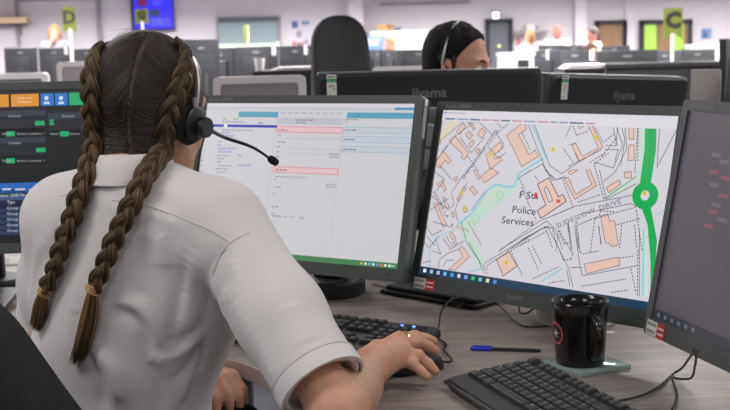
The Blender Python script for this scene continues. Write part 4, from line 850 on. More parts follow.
def head_sdf(s, B, k=.012, q=1.0):
    e = lambda c, r, kk=k, sub=False: s.ell(B(*[x*q for x in c]), [x*q for x in r], kk, B.M, sub)
    c = lambda a, b, ra, rb, kk=k: s.cone(B(*[x*q for x in a]), B(*[x*q for x in b]), ra*q, rb*q, kk)
    e((0, -.014, .03), (.074, .094, .088)); e((0, .028, -.03), (.06, .062, .086), .03)
    for g in (-1, 1):
        c((g*.052, .0, -.05), (g*.02, .068, -.098), .02, .02, .03); e((g*.036, .062, -.03), (.026, .026, .028), .02); e((g*.076, -.004, -.012), (.008, .02, .031), .008); c((g*.012, .082, .022), (g*.046, .072, .022), .011, .009, .012)
        e((g*.031, .094, .002), (.016, .012, .010), .01, True); e((g*.012, .098, -.036), (.009, .010, .008), .008)
    c((0, .084, .012), (0, .106, -.03), .009, .012, .012); e((0, .084, -.100), (.022, .018, .016), .02)
    e((0, .091, -.058), (.024, .010, .0055), .006); e((0, .090, -.068), (.022, .011, .0065), .006)
def face_parts(B, parent, q=1.0, brow=(50, 38, 30), lip=(176, 104, 96)):
    for g in (-1, 1):
        ev = Vector(B(g*.031*q, .079*q, .003*q)); bm = BM(); bmesh.ops.create_uvsphere(bm, u_segments=14, v_segments=10, radius=.012*q, matrix=Matrix.Translation(ev)); eo = new('eye', bm, mat('eye_white', (225, 220, 214), .2), parent)
        iv = Vector(B(g*.031*q, .0885*q, .003*q)); bm = BM(); bmesh.ops.create_uvsphere(bm, u_segments=10, v_segments=8, radius=.0052*q, matrix=Matrix.Translation(iv)); new('iris', bm, mat('iris_brown', (58, 38, 26), .15), eo)
        new('eyebrow', tube(BM(), [B(g*.014*q, .095*q, .021*q), B(g*.03*q, .092*q, .027*q), B(g*.048*q, .079*q, .022*q)], [.003*q, .0036*q, .0016*q], 8), mat('brow_%d_%d_%d' % brow, brow, .8), parent)
BO = Body((-.365, 1.77, 0), rad(28)); HD = Body((-.337, 1.832, 1.166), rad(26), rad(8), rad(4))
Wp = lambda r, f, z: BO(r, f, z)
woman = thing('person', 'operator in a white short-sleeved shirt with two brown braids at the desk', 'person', (-.38, 1.79, 0))
SR, SL = Wp(.168, .012, .99), Wp(-.155, .02, .985); ER, EL = V3(-.043, 1.495, .770), Wp(-.245, .075, .77); WR, WL = V3(-.002, 1.677, .775), Wp(-.045, .14, .722)
sk = Sdf(); head_sdf(sk, HD)
sk.cone(HD(0, -.02, -.04), Wp(0, .0, 1.05), .05, .054, .03).cone(Wp(0, 0, 1.05), Wp(0, .02, .98), .055, .07, .03).cone(Wp(-.11, .02, .99), Wp(.11, .02, .99), .045, .045, .04).ell(Wp(0, .03, .86), (.13, .085, .17), .04, BO.M).ell(Wp(-.035, .015, .66), (.125, .085, .16), .04, BO.M)
sk.cone(SR, ER, .043, .036, .02).cone(ER, WR, .038, .0275, .02).cone(ER*.6+WR*.4, ER*.4+WR*.6, .039, .036, .02).cone(SL, EL, .043, .036, .02).cone(EL, WL, .038, .027, .02)
# left hand resting in the lap
hb = Body(tuple(WL), rad(28)+rad(95)); 
sk.ell(hb(0, .045, -.006), (.036, .048, .015), .015, hb.M)
for i, (ro_, ln) in enumerate(((-.027, .07), (-.009, .078), (.009, .072), (.026, .055))):
    p0 = hb(ro_, .08, -.004); p1 = hb(ro_*1.1, .08+ln*.45, -.008); p2 = hb(ro_*1.1, .08+ln*.72, -.03); p3 = hb(ro_*1.1, .08+ln*.78, -.05); sk.chain([p0, p1, p2, p3], [.0105, .0095, .0088, .008], .006)
sk.chain([hb(-.02, .02, 0), hb(-.045, .05, -.012), hb(-.045, .085, -.02)], [.014, .011, .009], .01)
V1, F1 = nets(sk, (-.72, 1.45, .50), (.02, 2.08, 1.30), .006)
# right hand on the mouse, finer grid
hd = V3(.58, .81, 0); hd /= np.linalg.norm(hd); hr = V3(hd[1], -hd[0], 0); uz = V3(0, 0, 1)
Hp = lambda f, r, z: V3(WR[0], WR[1], 0)+hd*f+hr*r+uz*z
MX_, MY_ = MP.x, MP.y
rh = Sdf(); rh.cone(ER, WR, .038, .0275, .01).cone(ER*.6+WR*.4, ER*.4+WR*.6, .039, .036, .02)
rh.cone(WR, Hp(.03, .0, .785), .0275, .026, .02)
AZ = lambda x, y, z: np.array(at_z(x, y, z))
MCP = [AZ(399, 341, .786), AZ(403, 346, .789), AZ(404, 353, .784), AZ(400, 360, .775)]
for m_, rr in zip(MCP, (.0135, .0135, .013, .012)): rh.cone(Hp(.025, (m_-WR) @ hr*.5, .780), m_, .018, rr, .014)
TIPS = [AZ(433, 341, .776), AZ(435.5, 351, .769), AZ(435, 371, .755), AZ(427, 376.5, .752)]
for m_, t_, rr, hz in zip(MCP, TIPS, (.0098, .0098, .0092, .0084), (.007, .010, .009, .006)):
    p1 = m_+(t_-m_)*.45+uz*hz; p2 = m_+(t_-m_)*.78+uz*hz*.55; rh.chain([m_, p1, p2, t_], [rr+.0015, rr*.96, rr*.9, rr*.8], .0035)
    rh.ell(p1, (rr*1.06,)*3, .004)
TH = [Hp(.02, -.026, .772), AZ(378, 350, .768), AZ(394, 347, .765), AZ(408, 347, .764)]
rh.chain(TH, [.019, .015, .0115, .0095], .012); rh.ell(AZ(362, 360, .772), (.013, .013, .012), .014)
for i in range(4):   # shallow tendons on the back of the hand
    rh.cone(Hp(.03, (MCP[i]-WR) @ hr*.45, .7975), MCP[i]+uz*.0095, .003, .0042, .012)
V2, F2 = nets(rh, (-.12, 1.42, .70), (.16, 1.90, .84), .0026)
body = newv('body', np.concatenate([V1, V2]), np.concatenate([F1, F2+len(V1)]), SKIN, woman, ang=180)
face_parts(HD, body)
# gold ring on the finger
m_, t_ = MCP[0], TIPS[0]; p1 = m_+(t_-m_)*.45+uz*.007; rc = m_*.55+p1*.45; ax = Vector(p1-m_).normalized(); rq = ax.to_track_quat('Z', 'Y').to_matrix().to_4x4()
new('ring', lathe(BM(), [(.0115, -.0018), (.0136, -.0014), (.0136, .0014), (.0115, .0018)], 28, Matrix.Translation(rc) @ rq, cap=False), mat('gold', (222, 190, 140), .25, 1), body)
# ------------------------------------------------------------------ shirt
ss = Sdf()
ss.ell(Wp(0, .025, .90), (.178, .118, .19), .04, BO.M).cone(Wp(-.12, .012, .985), Wp(.135, .008, .99), .060, .062, .05)
for g in (-1, 1): ss.cone(Wp(g*.02, .0, 1.035), Wp(g*.14, .01, 1.0), .045, .05, .05)
ss.ell(Wp(-.046, .008, .74), (.158, .112, .20), .06, BO.M).ell(Wp(-.05, .0, .60), (.168, .12, .12), .06, BO.M)
HEM = .875
def sleeve(S, E, r0_, r1_, t):
    ss.cone(S, S+(E-S)*.5, r0_, (r0_+r1_)/2, .045); ss.cone(S+(E-S)*.5, S+(E-S)*(t+.2), (r0_+r1_)/2, r1_, .03)
sleeve(SR, ER, .064, .061, HEM); sleeve(SL, EL, .062, .062, .78)
ax = (ER-SR)/np.linalg.norm(ER-SR); hR = SR+(ER-SR)*HEM; axl = (EL-SL)/np.linalg.norm(EL-SL); hL = SL+(EL-SL)*.78
def near(P, a, b, r):
    ab = b-a; t = np.clip(((P-a) @ ab)/(ab @ ab), 0, 1); return np.linalg.norm(P-a-t[:, None]*ab, axis=1) < r
class ShirtS:
    def __call__(s, P):
        d = ss(P)
        # fine cloth undulation
        q = (P-BO.o) @ BO.M
        wv = np.clip(((P-hR)@ax+.07)/.05*-1, 0, 1); wv = np.where(np.linalg.norm(P-hR, axis=1) < .16, wv, 1)
        d = d+wv*(.0011*np.sin(q[:, 0]*34+q[:, 2]*13+1.2*np.sin(q[:, 2]*17))*np.clip((.98-P[:, 2])*6, 0, 1)+.0007*np.sin(q[:, 2]*52+q[:, 0]*31+np.sin(q[:, 0]*25))*np.clip((.9-P[:, 2])*6, 0, 1))
        # cut the sleeves at their hems and hollow them there
        for (h, a, S, E, ri) in ((hR, ax, SR, ER, .050), (hL, axl, SL, EL, .050)):
            t = (P-h) @ a; ra = np.linalg.norm(P-h-t[:, None]*a, axis=1); reg = (ra < .1)
            d = np.where(reg & (t > -.1), np.maximum(d, t), d); d = np.where(reg, np.maximum(d, np.minimum(1, -np.maximum(ra-ri, -(t+.02)))), d)
        # neck opening
        nk = P-Wp(0, .012, 1.06); d = np.maximum(d, -(np.maximum(np.linalg.norm((nk @ BO.M)[:, :2]/np.array([.06, .062]), axis=1)*.06-.06, -(nk[:, 2]+.03))))
        return np.maximum(d, .55-P[:, 2])
V, F = nets(ShirtS(), (-.74, 1.40, .53), (.06, 2.08, 1.12), .0044)
for _ in range(3):   # light relaxation of the grid surface
    acc = np.zeros_like(V); cnt = np.zeros(len(V))
    for i in range(4):
        np.add.at(acc, F[:, i], V[F[:, (i+1) % 4]]+V[F[:, (i+3) % 4]]); np.add.at(cnt, F[:, i], 2)
    V = V*.5+acc/np.maximum(cnt, 1)[:, None]*.5
BV = BVHTree.FromPolygons([tuple(v) for v in V], [tuple(f) for f in F])
def hit(px, py, bv=None, off=0):
    d = ray(px, py).normalized(); loc, nrm, i, t = (bv or BV).ray_cast(CAM, d)
    if loc is None: return None
    if nrm.dot(d) > 0: nrm = -nrm
    return loc+nrm*off
def normals(V, F):
    n = np.cross(V[F[:, 2]]-V[F[:, 0]], V[F[:, 3]]-V[F[:, 1]]); N_ = np.zeros_like(V)
    for i in range(4): np.add.at(N_, F[:, i], n)
    return N_/np.maximum(np.linalg.norm(N_, axis=1), 1e-12)[:, None]
NV = normals(V, F)
# folds of the cloth: (path on the shirt, width, height); negative is a valley
FOLDS = [([(226, 243), (214, 262), (207, 292), (200, 330)], .012, -.006), ([(236, 258), (230, 295), (224, 330)], .014, .005), ([(196, 246), (190, 290), (184, 335)], .016, .004), ([(186, 256), (180, 300), (170, 345)], .010, -.004),
 ([(206, 318), (190, 336), (164, 346)], .009, -.006), ([(200, 330), (182, 352), (154, 362)], .010, .006), ([(204, 338), (190, 364), (170, 382)], .008, -.006), ([(112, 312), (128, 314), (142, 330), (150, 360)], .010, -.007), ([(118, 303), (140, 309), (156, 332), (162, 360)], .012, .005),
 ([(150, 360), (160, 385), (164, 408)], .009, -.005), ([(168, 360), (176, 385), (178, 408)], .009, .005), ([(96, 350), (112, 372), (120, 405)], .014, .006), ([(86, 350), (100, 380), (104, 408)], .010, -.005), ([(46, 236), (36, 270), (32, 310)], .014, .005), ([(60, 225), (50, 260), (46, 300)], .011, -.005), ([(110, 206), (150, 214), (180, 226)], .010, .003),
 ([(140, 235), (146, 280), (140, 300)], .018, -.003), ([(160, 232), (164, 270)], .014, .003), ([(222, 300), (240, 345), (262, 392)], .011, -.006), ([(232, 290), (256, 340), (280, 388)], .016, .004), ([(290, 300), (310, 345)], .02, .003), ([(206, 345), (200, 372)], .008, -.006), ([(190, 375), (180, 400)], .008, .005), ([(78, 310), (74, 350)], .012, -.004)]
for path, wd, hgt in FOLDS:
    pts = [p for p in (hit(x, y) for x, y in path) if p is not None]
    if len(pts) < 2: continue
    C_ = np.array([tuple(p) for p in catmull(pts, 6)]); dm_ = np.full(len(V), 9.); tt = np.zeros(len(V))
    for i, p in enumerate(C_):
        dd = np.linalg.norm(V-p, axis=1); better = dd < dm_; dm_ = np.where(better, dd, dm_); tt = np.where(better, i/(len(C_)-1), tt)
    V = V+NV*(hgt*np.exp(-(dm_/wd)**2)*np.clip(np.minimum(tt, 1-tt)*5+.25, 0, 1))[:, None]
shirt = newv('shirt', V, F, SHIRT, body, ang=180)
BV = BVHTree.FromPolygons([tuple(v) for v in V], [tuple(f) for f in F])
# seams: thin raised stitched lines
SEAM = shirt_mat('shirt_seam', (200, 196, 194))
def seam(path, r=.0011):
    pts = [p for p in (hit(x, y, off=.0002) for x, y in path) if p is not None]
    if len(pts) > 1: new('seam', tube(BM(), catmull(pts, 8), r, 6), SEAM, shirt)
seam([(152, 207), (172, 214), (191, 222), (210, 230), (228, 241)]); seam([(249, 233), (238, 238), (229, 244), (219, 258), (213, 275), (208, 293), (202, 318), (197, 345)]); seam([(60, 196), (75, 194), (92, 194)]); seam([(112, 200), (130, 203), (152, 207)])
# turned-up sleeve hems
for h, a, rr in ((hR, ax, .0632), (hL, axl, .0640)):
    q = Vector(a).to_track_quat('Z', 'Y').to_matrix().to_4x4(); new('cuff_band', lathe(BM(), [(rr-.0035, -.024), (rr+.0006, -.024), (rr+.0012, -.012), (rr+.0010, .0015), (rr-.0035, .0015)], 56, Matrix.Translation(h) @ q, cap=False), shirt_mat('cuff_poplin', (208, 204, 202)), shirt)
    new('cuff_stitch', lathe(BM(), [(rr, -.0262), (rr+.0016, -.0255), (rr+.0016, -.0235), (rr, -.0228)], 56, Matrix.Translation(h) @ q, cap=False), SEAM, shirt)
# folded collar
bm = BM(); n_ = 48; rings = []
for (ra, rb, dz, tilt_) in ((.060, .064, -.018, 0), (.0585, .061, .006, 0), (.058, .060, .024, 0), (.0605, .0625, .030, 0), (.064, .067, .026, 0), (.071, .076, .004, 0), (.077, .083, -.014, 0), (.075, .080, -.016, 0)):
    ring = []
    for q in range(n_):
        t = 2*PI*q/n_; f_ = math.cos(t); p = Wp(ra*math.sin(t), .012+rb*f_, 1.073+dz-.030*max(0, f_)-.0*f_)
        ring.append(bm.verts.new(p))
    rings.append(ring)
for A, B_ in zip(rings, rings[1:]):
    for q in range(n_): bm.faces.new((A[q], A[(q+1) % n_], B_[(q+1) % n_], B_[q]))
new('collar', bm, SHIRT, shirt, ang=60)
# trousers and shoes
ts = Sdf(); ts.ell(Wp(-.04, .0, .54), (.175, .125, .1), .03, BO.M)
for g in (-1, 1): ts.chain([Wp(g*.085, .03, .53), Wp(g*.11, .42, .50), Wp(g*.11, .40, .12)], [.085, .062, .042], .02)
V, F = nets(ts, (-.75, 1.5, .05), (.15, 2.45, .70), .012); newv('trousers', V, F, TROUS, body, ang=180)
for g in (-1, 1):
    t = Sdf().chain([Wp(g*.11, .38, .05), Wp(g*.115, .55, .035)], [.045, .034], .02); sh_ = lambda P, t=t: np.maximum(t(P), .002-P[:, 2]); c = Wp(g*.11, .46, 0)
    V, F = nets(sh_, (c[0]-.16, c[1]-.16, -.01), (c[0]+.16, c[1]+.17, .12), .008); newv('shoe', V, F, SHOE, body, ang=180)
# ------------------------------------------------------------------ hair
def lerp3(a, b, t): return tuple(a[i]+(b[i]-a[i])*t for i in range(3))
DARK, LIGHTH = (34, 28, 23), (112, 88, 58)
class HairMesh:
    def __init__(s): s.V = []; s.F = []; s.C = []
    def strand(s, P, r, col, n=5):
        P = np.array([tuple(p) for p in P]); m = len(P); R = np.array(r if hasattr(r, '__len__') else [r]*m)
        T = np.gradient(P, axis=0); T /= np.maximum(np.linalg.norm(T, axis=1), 1e-9)[:, None]
        u = np.cross(T[0], [.3, .5, .8]); b = len(s.V)
        for i in range(m):
            u = u-T[i]*(u @ T[i]); u /= np.linalg.norm(u); v = np.cross(T[i], u)
            for k_ in range(n): a = 2*PI*k_/n; s.V.append(P[i]+(u*math.cos(a)+v*math.sin(a))*R[i])
        for i in range(m-1):
            for k_ in range(n): s.F.append([b+i*n+k_, b+i*n+(k_+1) % n, b+(i+1)*n+(k_+1) % n, b+(i+1)*n+k_]); s.C.append(col)
        s.F.append([b+k_ for k_ in range(n)][::-1]); s.C.append(col); s.F.append([b+(m-1)*n+k_ for k_ in range(n)]); s.C.append(col)
    def add(s, V, F, col):
        b = len(s.V); s.V += list(V); s.F += [[int(i)+b for i in f] for f in F]; s.C += [col]*len(F)
    def build(s, name, parent):
        o = newv(name, np.array(s.V), s.F, HAIRM, parent, ang=180); at = o.data.attributes.new('ink', 'FLOAT_COLOR', 'FACE'); a = np.ones((len(s.F), 4), np.float32); a[:, :3] = np.array([lin(c) for c in s.C]); at.data.foreach_set('color', a.ravel()); return o
cap = Sdf().ell(HD(0, -.016, .026), (.083, .102, .096), 0, HD.M).ell(HD(0, -.048, -.066), (.060, .045, .078), .03, HD.M)
class CapS:
    def __call__(s, P):
        q = (P-HD.o) @ HD.M; d = cap(P)
        d = np.maximum(d, (q[:, 1]*.86-(q[:, 2]-.03)*.5)-.040); return d
Vc, Fc = nets(CapS(), HD.o-.15, HD.o+.16, .0042)
CV = BVHTree.FromPolygons([tuple(v) for v in Vc], [tuple(f) for f in Fc])
hm = HairMesh(); hm.add(Vc, Fc, (38, 31, 25))
def loc(p): return (np.array(tuple(p))-HD.o) @ HD.M
def on_cap(p, off):
    l_, n_2, i, t = CV.find_nearest(Vector(p)); n_2 = n_2 if n_2.dot(l_-Vector(HD(0, -.016, .02))) > 0 else -n_2; return l_+n_2*off
RPX = [(172, 42), (181, 50), (183, 62), (179, 78), (173, 95), (167, 112), (163, 130), (161, 148)]
RB = [hit(x, y, CV) for x, y in RPX]; RB = [p for p in RB if p is not None]
RLoc = [loc(p) for p in RB]
RHead = [on_cap(HD(*q), .006) for q in RLoc]; LPX = [(106, 45), (99, 53), (96, 66), (95, 81), (95, 95), (95, 110), (96, 125), (98, 142)]
LHead = [on_cap(hit(x, y, CV) or at_y(x, y, float(HD.o[1])), .006) for x, y in LPX]
# strands combed from the parting to each braid
PART = catmull([on_cap(p, 0) for p in (hit(x, y, CV) for x, y in ((147, 33), (141, 42), (136, 56), (132, 74), (129, 92), (127, 110), (127, 128), (128, 146), (128, 158))) if p is not None], 8); nPT = len(PART)
rgt = Vector(HD.r)
for g, path in ((1, RHead), (-1, LHead)):
    pl = catmull(path, 8); npl = len(pl)
    for i in range(760):
        t = rnd.random(); a = PART[min(nPT-1, int(t*nPT))]+rgt*(g*abs(rnd.gauss(0, .0018)))+Vector(HD.u)*rnd.uniform(-.002, .002)
        te = min(.999, max(0, t*.66+.33+rnd.uniform(-.06, .06))); en = pl[int(te*npl)]
        P = []
        for j in range(10):
            s_ = j/9; m = a.lerp(Vector(en), s_)-Vector(HD.u)*(.016*math.sin(s_*PI)*(1-t*.6)); P.append(on_cap(m, .0002+.0012*min(1, s_*3)+rnd.uniform(0, .0011)+.003*max(0, s_-.75)))
        sh_ = rnd.random(); hm.strand(P, rnd.uniform(.0007, .0013), lerp3(DARK, (70, 56, 42), sh_**2), 4)
    # hair drawn back from the face and temple to the braid
    for i in range(260):
        t = rnd.random(); st_ = HD(g*(.045+.03*t), .055-.02*t, .085-.10*t); en = pl[min(npl-1, int((.05+t*.8)*npl))]; P = []
        for j in range(8): P.append(on_cap(Vector(st_).lerp(Vector(en), j/7), .001+rnd.uniform(0, .0015)))
        hm.strand(P, rnd.uniform(.0008, .0014), lerp3(DARK, (120, 92, 66), rnd.random()), 4)
# fly-away hairs
for i in range(60):
    a = rnd.uniform(.0, PI); p = HD(.08*math.cos(a), -.03+rnd.uniform(-.05, .02), .03+.085*math.sin(a)); l_ = on_cap(p, .001); d = (l_-Vector(HD.o)).normalized(); tq = d.orthogonal().normalized()
    tq = (tq*math.cos(i*2.4)+d.cross(tq)*math.sin(i*2.4)).normalized(); P = [l_+d*(.004*j-.0007*j*j)*(.5+rnd.random()*.1)+tq*(.009*j) for j in range(6)]; hm.strand(P, [.0002]*5+[.0001], (96, 76, 58), 3)
hair = hm.build('hair', body)
def braid(name, headpath, px, tail, offs, lam=.086):
    pts = [Vector(p) for p in headpath]
    for (x, y), o_ in zip(px, offs):
        h_ = hit(x, y, off=o_)
        if h_ is not None: pts.append(h_)
    C_ = catmull(pts, 10); Ls = [0]
    for a, b in zip(C_, C_[1:]): Ls.append(Ls[-1]+(b-a).length)
    tot = Ls[-1]; n = int(tot/.0032); path = []
    j = 0
    for i in range(n+1):
        s_ = tot*i/n
        while j < len(Ls)-2 and Ls[j+1] < s_: j += 1
        path.append(C_[j].lerp(C_[j+1], (s_-Ls[j])/max(1e-9, Ls[j+1]-Ls[j])))
    h = HairMesh(); frames = []
    for i, p in enumerate(path):
        T = (path[min(i+1, n)]-path[max(i-1, 0)]).normalized(); 
        nr, d_ = None, None
        a1 = CV.find_nearest(p); a2 = BV.find_nearest(p); near_ = a1 if a1[3] < a2[3] else a2
        v = (CAM-p).normalized(); o_ = (p-near_[0]); o_ = o_.normalized() if o_.length > 1e-4 else v
        N_ = (v*.5+o_); N_ = (N_-T*N_.dot(T)).normalized(); frames.append([T, N_, T.cross(N_)])
    for _ in range(12):
        for i in range(1, n):
            N_ = (frames[i-1][1]+frames[i][1]*2+frames[i+1][1]); T = frames[i][0]; N_ = (N_-T*N_.dot(T)).normalized(); frames[i][1] = N_; frames[i][2] = T.cross(N_)
    for q in range(3):
        ctr = []
        for i, p in enumerate(path):
            ph = 2*PI*(tot*i/n/lam+q/3); T, N_, B_ = frames[i]; u_ = i/n; amp = 1.0*(1-.22*max(0, u_-.6)/.4)*min(1, .3+u_*4)
            ctr.append(p+B_*(.0092*amp*math.sin(ph))+N_*(.0052*amp*math.sin(2*ph)+.001))
        rr = [.0066*(1-.18*max(0, i/n-.6)/.4)*min(1, .35+i/n*4) for i in range(n+1)]
        h.strand(ctr, rr, (52, 42, 32), 8)
        for k_ in range(15):
            a0 = 2*PI*k_/15+rnd.uniform(-.1, .1); P = []; sh_ = rnd.random(); ro = rnd.uniform(.88, 1.06)
            for i in range(n+1):
                T = (ctr[min(i+1, n)]-ctr[max(i-1, 0)]).normalized(); N_ = frames[i][1]; N2 = (N_-T*N_.dot(T)).normalized(); B2 = T.cross(N2); a = a0+.35*math.sin(i*.05+q)
                P.append(ctr[i]+(N2*math.sin(a)*.92+B2*math.cos(a)*1.08)*rr[i]*ro)
            h.strand(P, [.0018*r_/.0066 for r_ in rr], lerp3((48, 38, 29), LIGHTH, sh_), 4)
    o = h.build(name, hair)
    # band
    T, N_, B_ = frames[-1]; e = path[-1]; tb = BM()
    for q in range(4):
        c = e+T*(.0028*(q-1.5)); tube(tb, [c+(N_*math.cos(a*PI/10)*.0098+B_*math.sin(a*PI/10)*.0108)+T*(.0012*math.sin(a*PI/10+q)) for a in range(21)], .0017, 6)
    tie = new('hair_tie', tb, mat('hair_tie_tan', (172, 138, 92), .6), o)
    # loose tail
    tp = [e]+[p for p in (hit(x, y, off=of) for (x, y), of in tail) if p is not None]; ce = catmull(tp, 6); m = len(ce); h2 = HairMesh()
    for q in range(130):
        a0 = rnd.uniform(0, 2*PI); ro = math.sqrt(rnd.random()); ln = rnd.uniform(.72, 1.0); P = []
        for i in range(m):
            s_ = i/(m-1)*ln; x_ = s_*(m-1); k_ = min(m-2, int(x_)); p = ce[k_].lerp(ce[k_+1], x_-k_); wd = .0068+.0085*math.sin(min(1, s_*1.3)*PI*.62)*1.0-.004*s_
            P.append(p+B_*(math.cos(a0)*ro*wd*1.05)+N_*(math.sin(a0)*ro*wd*.62+.001))
        h2.strand(P, [.0011]*(m-2)+[.0008, .0002], lerp3((62, 49, 35), (140, 110, 74), rnd.random()), 4)
    h2.build('braid_tail', o)
    return o
braid('braid', RHead, [(157, 164), (150, 180), (141, 198), (130, 219), (119, 242), (108, 268), (99, 288)], [((95, 308), .010), ((88, 336), .008), ((77, 366), .004)], [.017, .015, .015, .015, .015, .014, .013])
braid('braid', LHead, [(97, 160), (94, 177), (87, 198), (79, 220), (71, 243), (62, 270), (53, 291)], [((47, 308), .010), ((39, 330), .008), ((27, 356), .004)], [.018, .016, .015, .015, .015, .014, .013])
# ------------------------------------------------------------------ headset
HBLK = mat('headset_black', (20, 20, 22), .4); hs = thing('headset', 'black telephone headset with boom microphone worn by the braided operator', 'headset', tuple(HD(.09, 0, -.01)))
Fv = lambda r, f, u: Vector(HD(r, f, u))
arc = []; dl = rad(20)
for q in range(33):
    t = PI*q/32; k_ = 1-.026*min(1, max(0, (t-.75)/.7))*min(1, max(0, (PI-.1-t)/.6)); arc.append(Fv(.0925*k_*math.cos(t), -.012+.116*k_*math.sin(t)*math.sin(dl), -.012+.013*math.sin(t)+.118*k_*math.sin(t)*math.cos(dl)))
def strap(pts, wid, th, m, name, off=0):
    bm = BM(); rings = []
    cen = Fv(0, -.01, .0)
    for i, p in enumerate(pts):
        T = (pts[min(i+1, len(pts)-1)]-pts[max(i-1, 0)]).normalized(); o_ = (p-cen); o_ = (o_-T*o_.dot(T)).normalized(); s_ = T.cross(o_); p = p+s_*off
        rings.append([bm.verts.new(p+s_*(wid/2)*sx+o_*th*sy) for sx, sy in ((-1, 0), (1, 0), (1, 1), (-1, 1))])
    for A, B_ in zip(rings, rings[1:]):
        for k_ in range(4): bm.faces.new((A[k_], A[(k_+1) % 4], B_[(k_+1) % 4], B_[k_]))
    bm.faces.new(rings[0][::-1]); bm.faces.new(rings[-1]); bmesh.ops.recalc_face_normals(bm, faces=bm.faces[:]); return new(name, bm, m, hs, ang=30)
strap(arc, .017, .004, HBLK, 'headband'); strap(arc[1:-1], .006, .0052, mat('headset_silver', (188, 184, 180), .3, .6), 'band_trim', -.0075)
rv, fv, uv = Vector(HD.r), Vector(HD.f), Vector(HD.u)
for g in (1, -1):
    c = Fv(g*.083, -.018 if g > 0 else -.006, -.018); Mq = frame(c, fv, uv, rv*g)
    new('ear_cushion', lathe(BM(), [(.018, -.004), (.031, -.002), (.034, .006), (.031, .013), (.02, .015)], 36, Mq), mat('headset_foam', (24, 24, 26), .9, bump=.3, bscale=900), hs); new('ear_cup', lathe(BM(), [(.027, .012), (.027, .020), (.022, .024), (.004, .0245)], 36, Mq), HBLK, hs)
    st = Fv(g*.0955, .004, .02); box_ = BM(); box(box_, (0, .014, .012), (.011, .055, .005), frame(c+rv*g*.006, (fv*.94+uv*.2).normalized(), (uv*.94-fv*.2).normalized(), rv*g), .0015); new('yoke', box_, mat('headset_steel', (150, 148, 146), .35, .7), hs)
cR = Fv(.083, -.018, -.018)+rv*.024; b0 = at_y(201, 131, (cR.y)); Mq = frame(Vector((b0.x, b0.y, b0.z)), fv, uv, rv); bc = cR+rv*.004
new('boom_pivot', lathe(BM(), [(.016, -.006), (.0165, .004), (.015, .009), (.003, .0095)], 32, frame(bc+fv*.006-uv*.004, fv, uv, rv)), HBLK, hs)
ps = bc+rv*.004+fv*.006-uv*.004; bt = at_y(273, 160.5, 1.93); b1 = at_y(225, 137.5, 1.85); b2 = at_y(252, 147, 1.89)
boom = catmull([ps, b1, b2, bt], 10); new('boom', tube(BM(), boom, [.0036-.0014*i/len(boom) for i in range(len(boom))], 10), HBLK, hs)
dv = (boom[-1]-boom[-6]).normalized(); new('microphone', tube(BM(), [bt-dv*.012, bt-dv*.008, bt, bt+dv*.009, bt+dv*.013], [.003, .006, .0072, .0062, .002], 16), mat('mic_foam', (22, 22, 24), .95, bump=.4, bscale=1500), hs)
cw = [ps-uv*.014, at_y(199, 158, cR.y-.005), at_y(197.5, 172, cR.y), at_y(196, 186, cR.y+.02), Vector(Wp(.12, .1, 1.0)), Vector(Wp(.11, .135, .93)), Vector(Wp(.08, .14, .86))]
new('cord', tube(BM(), catmull(cw, 8), .0014, 6), HBLK, hs)
